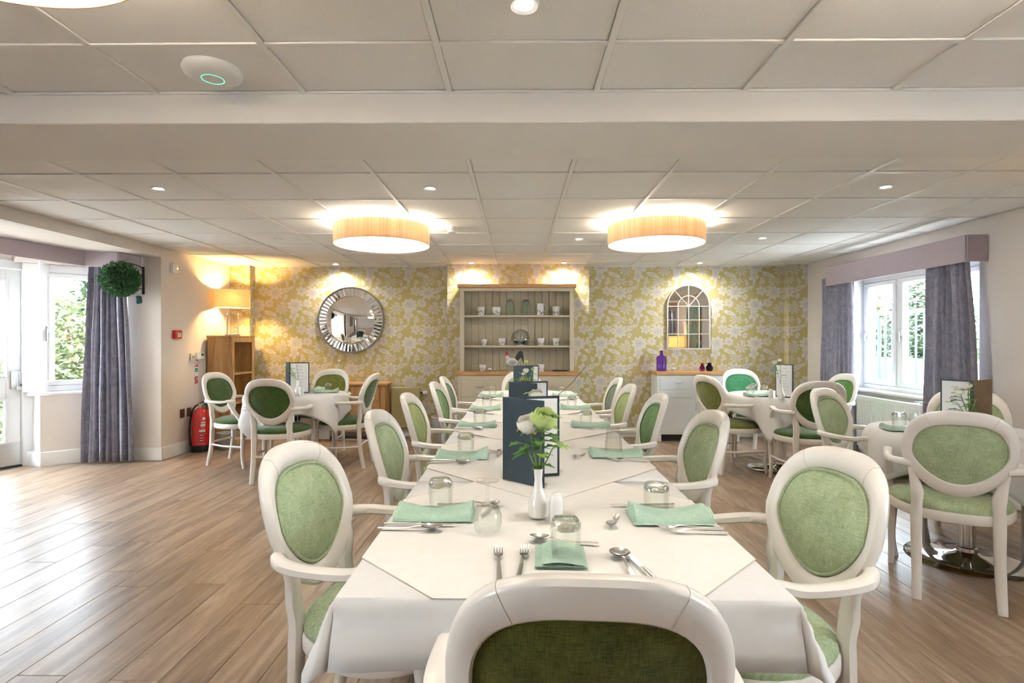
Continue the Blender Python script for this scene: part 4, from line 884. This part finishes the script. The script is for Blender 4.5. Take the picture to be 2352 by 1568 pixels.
# cockerel figure
e=thing('cockerel_figurine','speckled black and white cockerel figurine with red comb on the dresser','figurine',(-.075,6.84,SH0))
b=MB(); b.sphere((0,0,.115),(.075,.045,.055),18,12); b.sweep([(-.03,0,.13),(-.055,0,.165),(-.062,0,.20)],[.036,.026,.018],10,4,pw=2); obj('body',b,plain('speckled_white',(.78,.77,.75),.5,var=.25,sc_=60),e)
b=MB(); b.sphere((-.062,0,.212),.017,10,8); obj('head',b,M_sign_r,e)
b=MB(); b.prism([(-.085,.216),(-.078,.242),(-.068,.234),(-.06,.246),(-.05,.232),(-.042,.222),(-.06,.212)],-.004,.004,'y'); b.prism([(-.076,.205),(-.082,.185),(-.072,.182),(-.066,.203)],-.005,.005,'y'); obj('comb',b,M_sign_r,e)
obj('beak',MB().sweep([(-.077,0,.213),(-.094,0,.208)],[.005,.001],6,1),plain('beak_yellow',(.6,.4,.08),.5),e)
for i,(a,l) in enumerate(((1.95,.12),(1.6,.135),(1.2,.125),(.8,.10))): obj('tail_feather',MB().sweep([(.05,0,.125),(.05+.045*math.cos(a*.6),0,.125+.5*l),(.075+.05*math.cos(a-.9),0,.11+l),(.115+.012*i,0,.10+l-.035*(i+1)*.7)],[(.014,.007),(.022,.008),(.022,.007),(.005,.003)],8,4,(0,1,0)),M_blk,e)
obj('wing',MB().sphere((.012,-.04,.12),(.05,.012,.032),14,8),plain('barred_wing',(.45,.45,.45),.5,var=.6,sc_=45),e)
for x in(-.012,.02): obj('foot',MB().sweep([(x,0,.07),(x,0,.012),(x-.02,0,.003)],.004,6,2),M_galv,e)
obj('stand',MB().lathe([(0,0),(.055,0),(.055,.006),(0,.008)],20),M_galv,e)
for x,y,r,l in((-.355,6.85,.026,'larger silver ball ornament beside the worktop pot'),(-.295,6.85,.018,'smaller silver ball ornament on the dresser worktop')):
    tag(obj('ball_ornament',MB().sphere((0,0,r),r,16,10).cyl((0,0,0),r*.5,.004,12),M_chrome,None,(x,y,SH0)),l,'ornament','silver ball ornaments')
tag(obj('serving_tray',MB().lathe([(0,.002),(.10,.0),(.105,.004),(.103,.012),(.098,.006),(0,.006)],30),M_blk,None,(.545,6.86,SH0)),'flat black dish at the right end of the dresser worktop','tray')
# ---------------------------------------------------------------- pale grey sideboard
cb=thing('sideboard','pale grey sideboard with oak top below the arched mirror','sideboard',(0,0,0)); X0,X1,YF=1.80,2.86,6.93
obj('carcass',MB().box((X0,YF,.09),(X1,7.26,.855),.004),M_cab,cb); obj('worktop',MB().box((X0-.02,YF-.025,.855),(X1+.02,7.265,.90),.006),M_oaktop,cb)
obj('plinth',MB().box((X0+.03,YF+.05,0),(X1-.03,7.24,.09)),M_blk,cb)
for x in(X0,X1-.055): obj('foot',MB().box((x,YF,0),(x+.055,YF+.055,.09),.003),M_cab,cb)
xm=(X0+X1)/2
for a,b,sd in((X0+.04,xm-.008,1),(xm+.008,X1-.04,-1)):
    d=obj('drawer',MB().box((a,YF-.006,.665),(b,YF+.004,.835),.003),M_cab,cb); pull(d,(a+b)/2,YF-.006,.765,.10)
    s=MB()
    for u,v in(((a,.12),(b,.19)),((a,.57),(b,.64)),((a,.19),(a+.07,.57)),((b-.07,.19),(b,.57))): s.box((u[0],YF-.008,u[1]),(v[0],YF+.004,v[1]),.002)
    s.box((a+.07,YF-.001,.19),(b-.07,YF+.003,.57)); d=obj('door',s,M_cab,cb); x=b-.03 if sd>0 else a+.03
    obj('handle',MB().sweep([(x,YF-.008,.41),(x,YF-.028,.425),(x,YF-.034,.47),(x,YF-.028,.515),(x,YF-.008,.53)],.005,8,3),M_brush,d)
M_pur=glass('purple_glass',(.62,.42,.88),1.4,.03,.85); ZS=.90
tag(obj('glass_bottle',MB().lathe([(0,0),(.058,0),(.066,.006),(.067,.175),(.058,.195),(.026,.208),(.021,.216),(.021,.256),(.026,.262),(.026,.270),(.017,.270),(.016,.215),(.052,.190),(.061,.17),(.060,.010),(0,.008)],32),M_pur,None,(1.90,7.1,ZS)),'tall purple glass bottle on the left end of the sideboard','bottle')
tag(obj('bud_vase',MB().lathe([(0,0),(.026,0),(.036,.02),(.037,.04),(.024,.07),(.014,.088),(.022,.104),(.015,.104),(.010,.088),(.030,.045),(0,.008)],24),glass('pink_glass',(.70,.28,.55),1.4,.03,.85),None,(2.43,7.08,ZS)),'small magenta glass vase on the sideboard','vase','small coloured glass vases')
tag(obj('bud_vase',MB().lathe([(0,0),(.030,0),(.044,.022),(.046,.045),(.032,.075),(.022,.09),(.030,.108),(.022,.108),(.016,.09),(.038,.045),(0,.008)],24),glass('smoke_glass',(.25,.20,.30),1.4,.03,.85),None,(2.525,7.08,ZS)),'small dark smoky glass vase on the sideboard','vase','small coloured glass vases')
e=thing('bird_ornament','small silver bird ornament behind the purple bottle on the sideboard','ornament',(2.06,7.1,ZS)); b=MB().sphere((0,0,.028),(.04,.02,.02),14,9); b.sphere((.034,0,.046),.014,10,7); obj('body',b,M_brush,e); obj('tail',MB().sweep([(-.03,0,.03),(-.075,0,.024)],[(.01,.004),(.012,.002)],6,1),M_brush,e); obj('beak',MB().sweep([(.046,0,.046),(.06,0,.044)],[.003,.001],5,1),M_blk,e); obj('stand',MB().cyl((0,0,0),.02,.01,12),M_brush,e)
# ---------------------------------------------------------------- mirrors
e=thing('round_mirror','round mirror with sunburst silver border left of the dresser','mirror',(-2.265,7.268,1.58)); RM=.445
obj('backing',MB().lathe([(0,0),(RM-.005,0),(RM,.006),(RM,.018),(RM-.006,.020),(0,.020)],64).tf(Matrix.Rotation(R(90),4,'X')),M_brush,e)
s=MB().lathe([(RM-.008,.016),(RM+.006,.014),(RM+.008,.022),(RM+.004,.030),(RM-.006,.030),(RM-.008,.024)],64,closed=True).tf(Matrix.Rotation(R(90),4,'X')); obj('rim',s,plain('pewter',(.35,.34,.32),.3,1,.05),e)
obj('mirror_glass',MB().lathe([(0,.0245),(.315,.0245),(.318,.023),(.318,.019)],64).tf(Matrix.Rotation(R(90),4,'X')),M_mirror,e)
NS=52; rd=random.Random(2)
for k in range(NS):
    a0=2*PI*k/NS+.008; a1=2*PI*(k+1)/NS-.008; tl=rd.uniform(.002,.008); v=[]
    for r,z in((.324,.021),(.332,.028+tl),(RM-.018,.027),(RM-.010,.021)):
        for a,i in((a0,0),((a0+a1)/2,.0035),(a1,0)): v.append((r*math.cos(a),-z-i,r*math.sin(a)))
    v+=[(r*math.cos(a),-.018,r*math.sin(a)) for r in(.324,RM-.010) for a in(a0,a1)]
    s=MB().add(v,[(3*i+j,3*i+j+1,3*i+j+4,3*i+j+3) for i in range(3) for j in(0,1)]+[(0,1,2,13,12),(9,10,11,15,14),(0,3,6,9,14,12),(2,5,8,11,15,13)])
    obj('mirror_strip',s,M_mirror,e,smooth=False)
e=thing('arched_mirror','arched window-style mirror with cream glazing bars above the sideboard','mirror',(2.305,7.265,1.19)); HW,HA=.285,.575
def arch(hw,z0,ha,n=24): return [(-hw,z0),(hw,z0)]+[(hw*math.cos(PI*k/n),ha+hw*math.sin(PI*k/n)) for k in range(n+1)]
obj('mirror_glass',MB().prism(arch(HW,.0,HA),-.016,-.004,'y'),M_mirror,e,smooth=False)
M_bar=plain('cream_bar',(.72,.66,.56),.45,var=.02)
s=MB(); A=arch(HW,0,HA); s.sweep([(x,-.018,z) for x,z in A],(.010,.012),8,1,(0,1,0),closed=True); obj('frame',s,M_bar,e)
for z in(.20,.39,HA-.0): obj('glazing_bar',MB().box((-HW,-.024,z-.005),(HW,-.014,z+.005),.002),M_bar,e)
for x in(-.142,0,.142): obj('glazing_bar',MB().box((x-.005,-.024,0),(x+.005,-.014,HA if x else HA+HW),.002),M_bar,e)
obj('glazing_bar',MB().tube([(.142*math.cos(PI*k/16),-.019,HA+.142*math.sin(PI*k/16)) for k in range(17)],.005,6,1,up=(0,1,0)),M_bar,e)
for a in(R(48),R(132)): obj('glazing_bar',MB().tube([(0,-.019,HA),(HW*math.cos(a),-.019,HA+HW*math.sin(a))],.005,6,1,up=(0,1,0)),M_bar,e)
# ---------------------------------------------------------------- bookcase with lamp
bk=thing('bookcase','tall oak bookcase in the left corner carrying a lamp','bookcase',(0,0,0)); BX0,BX1,BY_0,BY_1=-3.845,-3.53,6.59,7.145; BZ_=1.365
for y in(BY_0,BY_1-.022): obj('side_panel',MB().box((BX0,y,0),(BX1-.02,y+.022,BZ_-.02),.003),M_oak,bk)
obj('top',MB().box((BX0-.005,BY_0-.008,BZ_-.024),(BX1+.004,BY_1+.004,BZ_),.004),M_oak,bk); obj('back_panel',MB().box((BX0,BY_0+.022,0),(BX0+.01,BY_1-.022,BZ_-.024)),M_oak,bk)
s=MB().box((BX1-.02,BY_0,0),(BX1,BY_0+.055,BZ_-.024),.003); s.box((BX1-.02,BY_1-.055,0),(BX1,BY_1,BZ_-.024),.003); s.box((BX1-.02,BY_0+.055,BZ_-.085),(BX1,BY_1-.055,BZ_-.024),.003); s.box((BX1-.02,BY_0+.055,0),(BX1,BY_1-.055,.09),.003); obj('face_frame',s,M_oak,bk)
for z in(.09,.50,.87): obj('shelf',MB().box((BX0+.01,BY_0+.022,z),(BX1-.004,BY_1-.022,z+.024),.003),M_oak,bk)
lp=thing('table_lamp','lit cream box-shaded table lamp with crystal columns on the bookcase','lamp',(-3.655,6.83,BZ_),R(24))
obj('base',MB().box((-.085,-.055,0),(.085,.055,.022),.004),M_chrome,lp)
for x,y in((-.03,.0),(.03,.0),(0,.03)): obj('crystal_column',MB().box((x-.017,y-.017,.022),(x+.017,y+.017,.30),.003),M_glass,lp)
for x in(-.062,.062): obj('mirror_panel',MB().box((x-.006,-.03,.022),(x+.006,.03,.28),.002),M_mirror,lp)
obj('stem',MB().cyl((0,0,.30),.008,.14,10),M_chrome,lp); obj('bulb',MB().sphere((0,0,.47),.028,12,8),emis('lamp_bulb',(1,.72,.36),30),lp)
M_shade=sheet('lamp_shade_cream',(.90,.78,.55),.55,.8,.02); s=MB(); hx,hy,z0,z1,t=.20,.125,.355,.585,.004
for a,b in(((-hx,-hy),(hx,-hy+t)),((-hx,hy-t),(hx,hy)),((-hx,-hy+t),(-hx+t,hy-t)),((hx-t,-hy+t),(hx,hy-t))): s.box((*a,z0),(*b,z1))
obj('lamp_shade',s,M_shade,lp)
s=MB().tube([(-hx+.004,0,.575),(hx-.004,0,.575)],.003,6,1); s.tube([(0,0,.44),(0,0,.575)],.003,6,1); obj('shade_carrier',s,M_chrome,lp)
ld=bpy.data.lights.new('lamp_glow','POINT'); ld.energy=45; ld.color=(1,.62,.22); ld.shadow_soft_size=.04; lo=bpy.data.objects.new('lamp_glow',ld); C.objects.link(lo); lo.parent=lp; lo.location=(0,0,.475)
tag(obj('wire_ornament',MB().tube([(-.11,0,.003),(-.07,0,.05),(-.035,0,.075),(.02,0,.045),(.07,0,.003)],.002,6,3),M_brush,None,(-3.72,6.63,BZ_)),'thin bent wire ornament on the bookcase in front of the lamp','ornament')
# ---------------------------------------------------------------- low oak cabinet, radiators, bins
lc=thing('oak_cabinet','low oak cabinet with drawers behind the left round table','cabinet',(0,0,0)); x0,x1,yf=-2.62,-1.72,6.90
obj('top',MB().box((x0-.02,yf-.02,.72),(x1+.02,7.24,.75),.004),M_oaktop,lc)
for x in(x0,x1-.055): 
    for y in(yf,7.18): obj('leg',MB().box((x,y,0),(x+.055,y+.055,.72),.004),M_oak,lc)
obj('body',MB().box((x0+.02,yf+.02,.30),(x1-.02,7.22,.72),.002),M_oak,lc)
for a,b in((x0+.065,-2.18),(-2.16,x1-.065)):
    for z in((.52,.70),(.32,.50)): d=obj('drawer',MB().box((a,yf+.006,z[0]),(b,yf+.024,z[1]),.003),M_oak,lc); obj('knob',MB().sphere(((a+b)/2,yf-.004,(z[0]+z[1])/2),.014,10,7),M_brush,d)
obj('bottom_shelf',MB().box((x0+.03,yf+.02,.12),(x1-.03,7.22,.145),.003),M_oak,lc)
e=flower_vase(-2.33,7.05,[(-.03,0,.19,.018,0,7),(.03,0,.15,0,0,4)],'white bud vase on the low oak cabinet','dark green sprig with white bud on the low oak cabinet',.75,True,21); twig(e,[(0,0,0),(.03,0,.1),(.06,0,.2),(.05,0,.27)])
rd_=thing('radiator','olive painted panel radiator on the papered wall','radiator',(0,0,0)); obj('panel',MB().box((-1.70,7.16,.13),(-1.31,7.215,.675),.008),M_olv,rd_); obj('bracket',MB().box((-1.62,7.215,.2),(-1.4,7.268,.6)),M_olv,rd_)
s=MB().tube([(-1.31,7.19,.60),(-1.275,7.19,.60)],.010,10,1,up=(0,0,1)); obj('valve_body',s,M_blk,rd_); obj('valve_head',MB().sweep([(-1.275,7.19,.60),(-1.215,7.19,.60)],[.020,.024],12,1,pw=2),M_white,rd_)
rd_=thing('radiator','white panel radiator below the right window','radiator',(0,0,0)); obj('panel',MB().box((3.755,4.62,.14),(3.80,6.10,.70),.008),M_white,rd_)
for y in(4.8,5.9): obj('bracket',MB().box((3.80,y,.3),(3.849,y+.04,.6)),M_white,rd_)
s=MB()
for k in range(46): s.box((3.752,4.66+k*.031,.17),(3.756,4.676+k*.031,.66),.001)
obj('fins',s,M_white,rd_)
e=thing('waste_bin','cream rimmed grey bin beside the dresser','bin',(-.97,6.70,0)); obj('body',MB().lathe([(0,0),(.085,0),(.088,.004),(.108,.345),(.104,.345),(.084,.008),(0,.008)],28),M_galv,e); obj('rim',MB().lathe([(.104,.335),(.113,.338),(.115,.352),(.108,.358),(.102,.352)],28,closed=True),plain('bin_rim',(.62,.53,.42),.5),e)
e=thing('metal_pail','small galvanised pail on the floor beside the bookcase','pail',(-3.50,6.42,0)); obj('body',MB().lathe([(0,0),(.085,0),(.088,.004),(.118,.19),(.122,.192),(.122,.198),(.115,.196),(.086,.008),(0,.008)],28),M_galv,e); obj('handle',MB().tube([(-.12,0,.185),(-.09,-.09,.16),(0,-.135,.14),(.09,-.09,.16),(.12,0,.185)],.003,6,4),M_brush,e)
# ---------------------------------------------------------------- fire extinguisher and wall fittings
e=thing('fire_extinguisher','red fire extinguisher with black hose standing by the left wall','extinguisher',(-3.735,6.27,0))
obj('base_ring',MB().lathe([(0,0),(.094,0),(.096,.01),(.094,.075),(.088,.08),(0,.08)],28),M_blk,e)
obj('cylinder',MB().lathe([(0,.07),(.091,.07),(.091,.40),(.086,.44),(.066,.48),(.035,.505),(.026,.515),(0,.515)],32),M_red,e)
s=MB().cyl((0,0,.505),.022,.04,14); s.box((-.018,-.018,.54),(.04,.018,.56),.004); obj('valve',s,M_brush,e)
obj('handle',MB().sweep([(-.03,0,.555),(.02,0,.575),(.075,0,.61),(.10,0,.615)],[(.012,.006),(.013,.007),(.012,.006),(.008,.004)],8,4),M_blk,e); obj('lever',MB().sweep([(-.03,0,.545),(.04,0,.548),(.085,0,.535)],[(.011,.005),(.011,.005),(.008,.004)],8,4),M_blk,e)
obj('hose',MB().tube([(-.015,0,.545),(-.055,-.01,.53),(-.095,-.02,.45),(-.108,-.03,.30),(-.106,-.03,.16),(-.098,-.03,.07)],.011,8,5),M_blk,e)
def curved(a0,a1,z0,z1,r): 
    return MB().grid(lambda u,v:(r*math.cos(a0+(a1-a0)*u),r*math.sin(a0+(a1-a0)*u),z0+(z1-z0)*v),10,1)
ac=-1.0
for a0,a1,z0,z1 in((ac-.02,ac+.5,.335,.355),(ac-.05,ac+.5,.30,.327),(ac+.1,ac+.22,.275,.29),(ac-.2,ac+.5,.235,.262),(ac+.15,ac+.5,.375,.405)): obj('label_print',curved(a0,a1,z0,z1,.0918),M_white,e)
s=MB()
for z in(.372,.215,.10): 
    s.grid(lambda u,v,z=z:(.0917*math.cos(ac-.22+.75*u),.0917*math.sin(ac-.22+.75*u),z+.002*v),10,1)
for z in(.195,.165,.135):
    s.grid(lambda u,v,z=z:(.0917*math.cos(ac-.12+.4*u),.0917*math.sin(ac-.12+.4*u),z+.006*v),10,1)
o=obj('label_lines',s,M_white,e); o['kind']='stuff'
def onleft(name,label,cat,y,z,w,h,d,mat,bv=.004,grp=None): return tag(obj(name,MB().box((0,-w/2,-h/2),(d,w/2,h/2),bv),mat,None,(LWX,y,z)),label,cat,grp)
o=onleft('call_point','red break-glass fire call point on the left wall','call point',6.01,1.369,.11,.095,.045,M_red); obj('glass_cover',MB().box((.045,-.022,-.028),(.047,.035,.016)),M_white,o); obj('print',MB().box((.047,-.008,-.012),(.0475,.02,.002)),M_ink,o)
o=onleft('wall_switch','beige key switch plate left of the thermostat','switch',6.315,1.105,.085,.088,.02,plain('beige_plate',(.70,.64,.50),.4)); obj('key_slot',MB().box((.02,-.02,-.014),(.023,.018,.016),.001),M_brush,o)
o=onleft('thermostat','white thermostat with small dark display on the left wall','thermostat',6.455,1.112,.14,.082,.03,M_white); obj('display',MB().box((.03,.005,.006),(.0312,.055,.028)),M_blk,o)
for k in range(3): obj('button',MB().box((.03,.005+k*.02,-.026),(.033,.018+k*.02,-.012),.001),M_white,o)
o=onleft('fire_sign','narrow fire action sign strip in red, white and green on the left wall','sign',6.405,.93,.075,.31,.004,M_white,.001)
for z0,z1,m in((.055,.145,M_sign_r),(-.005,.04,M_sign_g),(-.145,-.06,M_sign_r)): obj('sign_panel',MB().box((.004,-.03,z0),(.0048,.03,z1)),m,o)
s=MB().box((.0048,-.022,.07),(.0054,-.004,.135)); s.box((.0048,.002,.09),(.0054,.02,.10)); s.box((.0048,.002,.11),(.0054,.02,.125)); s.box((.0048,-.018,-.13),(.0054,.0,-.12)); s.box((.0048,-.02,-.105),(.0054,.02,-.10)); s.box((.0048,.0,-.09),(.0054,.02,-.075)); s.box((.0048,-.018,.01),(.0054,.018,.016)); obj('pictogram',s,M_white,o)
for y,l in((6.13,'left brown socket plate low on the left wall'),(6.255,'right brown socket plate beside the extinguisher')): onleft('wall_socket',l,'socket',y,.463,.075,.10,.012,M_brown,.003,'brown sockets')
o=onleft('alarm_sensor','small white sensor with a yellow light high on the left wall','sensor',5.97,2.11,.09,.10,.04,M_white,.008); obj('indicator',MB().sphere((.042,.02,.0),.008,8,6),emis('sensor_led',(.9,.8,.1),1.5),o)
# ---------------------------------------------------------------- hanging topiary ball
e=thing('topiary_ball','green boxwood topiary ball hanging from a black bracket by the bay','plant',(-4.10,5.48,1.93)); rd=random.Random(8); s=MB()
for _ in range(3800):
    a=Vector((rd.gauss(0,1),rd.gauss(0,1),rd.gauss(0,1))).normalized(); r=.168*rd.uniform(.80,1.06); p=a*r; d=(a+Vector((rd.gauss(0,.6),rd.gauss(0,.6),rd.gauss(0,.6)))).normalized(); b=d.orthogonal().normalized(); b=Matrix.Rotation(rd.uniform(0,6.3),3,d)@b; l=.020
    s.add([p,p+d*l*.5+b*l*.38,p+d*l,p+d*l*.5-b*l*.38],[(0,1,2,3)])
obj('foliage',s,M_box,e,smooth=False); obj('core',MB().sphere((0,0,0),.142,20,14),plain('topiary_core',(.012,.035,.012),.9,var=.3,sc_=60),e); obj('hook_wire',MB().tube([(0,0,.15),(.0,0,.19),(.06,.03,.20)],.003,6,3),M_blk,e)
b_=thing('hanging_bracket','black iron wall bracket holding the topiary ball','bracket',(-4.06,5.771,1.95)); 
obj('back_bar',MB().box((-.012,-.012,-.15),(.012,0,.15),.002),M_blk,b_); obj('arm',MB().tube([(0,-.012,.13),(-.01,-.10,.155),(-.03,-.22,.165),(-.04,-.29,.17)],.006,6,4),M_blk,b_); obj('brace',MB().tube([(0,-.012,-.10),(-.03,-.05,-.07),(-.03,-.12,.02),(-.025,-.18,.15)],.005,6,4),M_blk,b_); obj('scroll',MB().tube([(0,-.012,.07),(-.04,-.04,.06),(-.06,-.03,.09),(-.03,-.02,.12)],.004,6,4),M_blk,b_)
e=thing('plant_tag','small dark green tag dangling below the topiary bracket','tag',(-4.0,5.62,1.735)); obj('card',MB().prism([(-.032,-.04),(-.012,-.05),(.03,-.036),(.028,.0),(.022,.02),(.026,.032),(-.014,.04),(-.036,.03),(-.028,.005)],-.002,.002,'y'),plain('tag_green',(.01,.05,.05),.8,spec=.1),e,smooth=False); obj('string',MB().tube([(0,0,.04),(.0,0,.09),(-.005,.0,.14)],.0015,5,2),M_page,e)
# ---------------------------------------------------------------- curtains and pelmets
def curtain_mb(p0,p1,z0,z1,pleats,amp,seed,gather=.75,n=96,nz=14,shift=0):
    rd=random.Random(seed); P0,P1=Vector(p0),Vector(p1); d=P1-P0; nn=Vector((-d.y,d.x)).normalized(); ph=rd.uniform(0,6)
    w=[rd.uniform(.6,1.4) for _ in range(pleats*2+2)]
    def f(u,v):
        z=z0+(z1-z0)*v; k=1-(1-gather)*v**1.4; uu=.5+(u-.5)*k+shift*v; x=P0+d*uu; q=u*pleats*2*PI+.8*math.sin(u*9+ph); i=int(u*pleats*2)
        a=amp*(.55+.45*w[min(i,len(w)-1)])*(.8+.3*(1-v)); o=a*math.sin(q)+a*.35*math.sin(2.3*q+ph)+.006*math.sin(z*5+u*20)
        return (x.x+nn.x*o,x.y+nn.y*o,z)
    return MB().grid(f,n,nz)
def curtain(label,grp,*a,**k):
    o=tag(obj('curtain',curtain_mb(*a,**k),M_curt,ang=80),label,'curtain',grp); md=o.modifiers.new('t','SOLIDIFY'); md.thickness=.004; return o
curtain('lilac grey floor-length curtain in the bay below the topiary ball','lilac grey curtains',(-4.60,5.57),(-4.09,5.66),.025,2.12,7,.035,1,gather=.66)
curtain('lilac grey curtain at the far side of the right window','lilac grey curtains',(3.73,6.60),(3.73,5.97),.03,2.05,6,.032,2,gather=.86)
curtain('lilac grey curtain at the near side of the right window','lilac grey curtains',(3.745,4.98),(3.745,4.33),.03,2.05,7,.034,3,gather=.72,shift=-.07)
curtain('lilac grey curtain on the right wall beside the camera','lilac grey curtains',(3.74,1.45),(3.74,.95),.03,2.05,6,.03,4,gather=.86)
curtain('lilac grey curtain on the left wall beside the camera','lilac grey curtains',(-3.76,-.3),(-3.76,.35),.03,2.05,6,.03,5,gather=.86)
def pelmet(label,segs,z0,z1):
    e=thing('pelmet',label,'pelmet',(0,0,0),0,'lilac pelmets')
    for a,b in segs:
        a=Vector((*a,0));b=Vector((*b,0));d=b-a; obj('board',MB().box((0,-.011,z0),(d.length,.011,z1),.003).tf(Matrix.Translation(a)@Matrix.Rotation(math.atan2(d.y,d.x),4,'Z')),M_lilac,e)
pelmet('lilac box pelmet over the right window',(((3.68,4.43),(3.68,6.42)),((3.68,4.43),(3.849,4.43)),((3.68,6.42),(3.849,6.42))),1.945,2.165)
pelmet('faceted lilac pelmet around the bay',(((-4.62,4.2),(-4.40,5.40)),((-4.40,5.40),(-4.11,5.46)),((-4.11,5.46),(-4.09,5.76))),2.055,2.206)
pelmet('lilac box pelmet on the right wall beside the camera',(((3.70,-1.7),(3.70,1.5)),((3.70,1.5),(3.849,1.5))),2.05,2.25)
pelmet('lilac box pelmet on the left wall beside the camera',(((-3.72,-2.3),(-3.72,.4)),((-3.72,.4),(-3.869,.4))),2.05,2.25)
# things the mirrors reflect
def painting(label,x,y0,y1,z0,z1,cols,sgn,seed):
    m,t,b=nt('painting_%d'%seed); b.inputs['Roughness'].default_value=.5; n=noise(t,2.6,6,coords(t,(1,2.2,1)),.62); n.inputs['Distortion'].default_value=1.5; r=ramp(t,n.outputs[0],cols); lk(t,r.outputs[0],b.inputs['Base Color'])
    e=thing('canvas_painting',label,'painting',(x,(y0+y1)/2,z0)); h=(y1-y0)/2
    obj('canvas',MB().box((min(0,sgn*.035),-h,0),(max(0,sgn*.035),h,z1-z0),.003),m,e)
painting('tall dark brown woodland painting on the left wall reflected in round mirror',LWX+.001,1.2,2.5,1.0,2.22,[(.3,(.03,.025,.02)),(.5,(.11,.09,.06)),(.62,(.25,.21,.12)),(.75,(.16,.17,.12))],1,1)
painting('teal and orange painting on the right wall reflected in arched mirror',RWX-.001,2.35,3.25,1.15,2.05,[(.3,(.02,.06,.09)),(.45,(.03,.22,.26)),(.56,(.35,.33,.12)),(.66,(.08,.06,.12)),(.78,(.70,.32,.06))],-1,2)
st=thing('side_table','small oak side table on the right wall under the teal painting','table',(3.60,2.30,0)); obj('top',MB().box((-.2,-.2,.70),(.2,.2,.73),.004),M_oak,st)
for x in(-.17,.17):
    for y in(-.17,.17): obj('leg',MB().box((x-.02,y-.02,0),(x+.02,y+.02,.70),.003),M_oak,st)
l2=thing('table_lamp','lit cream table lamp on the oak side table reflected in arched mirror','lamp',(3.60,2.30,.73)); obj('base',MB().lathe([(0,0),(.07,0),(.07,.015),(.02,.03),(.035,.10),(.03,.2),(.012,.26),(.008,.45),(0,.45)],20),M_chrome,l2); obj('lamp_shade',MB().lathe([(.17,.42),(.17,.68),(.166,.68),(.166,.42)],32,closed=True),M_shade,l2)
ld=bpy.data.lights.new('lamp_glow','POINT'); ld.energy=5; ld.color=(1,.66,.32); ld.shadow_soft_size=.04; lo=bpy.data.objects.new('lamp_glow',ld); C.objects.link(lo); lo.parent=l2; lo.location=(0,0,.55)
# ---------------------------------------------------------------- ceiling fittings
M_tube=emis('drum_tube',(1,.88,.70),2.2); M_diff=emis('drum_diffuser',(1,.94,.85),2.7); M_up=emis('drum_uplight',(1,.89,.72),32)
def drum(x,y,label):
    e=thing('drum_ceiling_light',label,'ceiling light',(x,y,0),0,'wood veneer drum lights')
    obj('drum_shade',MB().lathe([(.400,2.115),(.404,2.115),(.404,2.272),(.400,2.272)],72,closed=True),M_drum,e)
    obj('diffuser',MB().lathe([(0,2.122),(.398,2.122),(.399,2.128),(0,2.130)],56),M_diff,e); obj('lamp_tray',MB().lathe([(0,2.25),(.36,2.25),(.36,2.262),(0,2.262)],40),M_up,e)
    obj('lamp_ring',MB().tube([(.25*math.cos(k*PI/12),.25*math.sin(k*PI/12),2.19) for k in range(24)],.012,6,1,closed=True),M_tube,e)
    s=MB().cyl((0,0,2.262),.06,CEIL-2.262,20); obj('ceiling_rose',s,M_white,e)
drum(-1.166,4.60,'veneer drum ceiling light left of the dresser'); drum(1.178,4.58,'veneer drum ceiling light right of the dresser')
drum(-1.10,.915,'veneer drum ceiling light above the camera at left'); drum(1.17,.90,'veneer drum ceiling light above the camera at right')
M_spot=emis('spot_lens',(1,.95,.86),25)
DL=[(-2.39,3.54,1,'left in the near row'),(-.58,3.55,1,'centre left in the near row'),(2.42,3.55,1,'right in the near row'),(-2.40,7.04,2,'above the round mirror'),(.61,5.34,1,'between the drum lights'),(2.41,5.30,1,'right of the right drum light'),(2.37,7.0,2,'above the arched mirror'),(-.60,6.92,3,'over the left of the dresser'),(.60,6.92,3,'over the right of the dresser'),(-2.39,5.31,0,'left of the left drum light'),(.02,1.62,1,'above the foreground'),(-2.39,.2,1,'left beside the camera'),(2.42,.2,1,'right beside the camera')]
for x,y,k,l in DL:
    e=thing('downlight',f'recessed {"lit" if k else "unlit"} ceiling downlight {l}','downlight',(x,y,CEIL-.004),0,'recessed downlights'); obj('trim_ring',MB().lathe([(.028,.0),(.042,-.004),(.046,0),(.046,.004),(.028,.006)],28,closed=True),M_white,e); obj('lens',MB().cyl((0,0,.001),.029,.004,20),M_spot if k else M_white,e)
    if k:
        sd=bpy.data.lights.new('downlight_beam','SPOT'); sd.energy=SPOT_W*{1:1.1,2:2.2,3:1.8}[k]; sd.color=(1,.96,.90); sd.spot_size=R(100 if k==1 else 158); sd.spot_blend=.85; sd.shadow_soft_size=.03; so=bpy.data.objects.new('downlight_beam',sd); C.objects.link(so); so.parent=e; so.location=(0,0,-.012)
e=thing('wireless_access_point','white saucer-shaped access point with green ring on the near ceiling','access point',(-1.145,2.0,CEIL)); obj('housing',MB().lathe([(0,-.036),(.04,-.036),(.075,-.032),(.098,-.02),(.104,-.008),(.10,.003),(0,.003)],48),M_white,e,ang=60)
obj('status_ring',MB().lathe([(.037,-.0368),(.0395,-.0368),(.0395,-.035),(.037,-.035)],40,closed=True),emis('ring_green',(.1,.9,.5),.8,(.1,.5,.3)),e)
e=thing('smoke_detector','white smoke detector on the ceiling beside the left drum light','detector',(-.59,4.80,CEIL)); obj('base',MB().lathe([(0,-.02),(.05,-.02),(.054,-.012),(.054,.003),(0,.003)],28),M_white,e); obj('sensor_head',MB().lathe([(0,-.05),(.03,-.05),(.04,-.044),(.042,-.02),(0,-.02)],24),M_white,e)
tag(obj('ceiling_speaker',MB().lathe([(0,-.004),(.10,-.005),(.115,-.003),(.118,.003),(0,.003)],40),M_grid,None,(1.82,4.74,CEIL)),'flush white round ceiling speaker right of the right drum light','speaker')
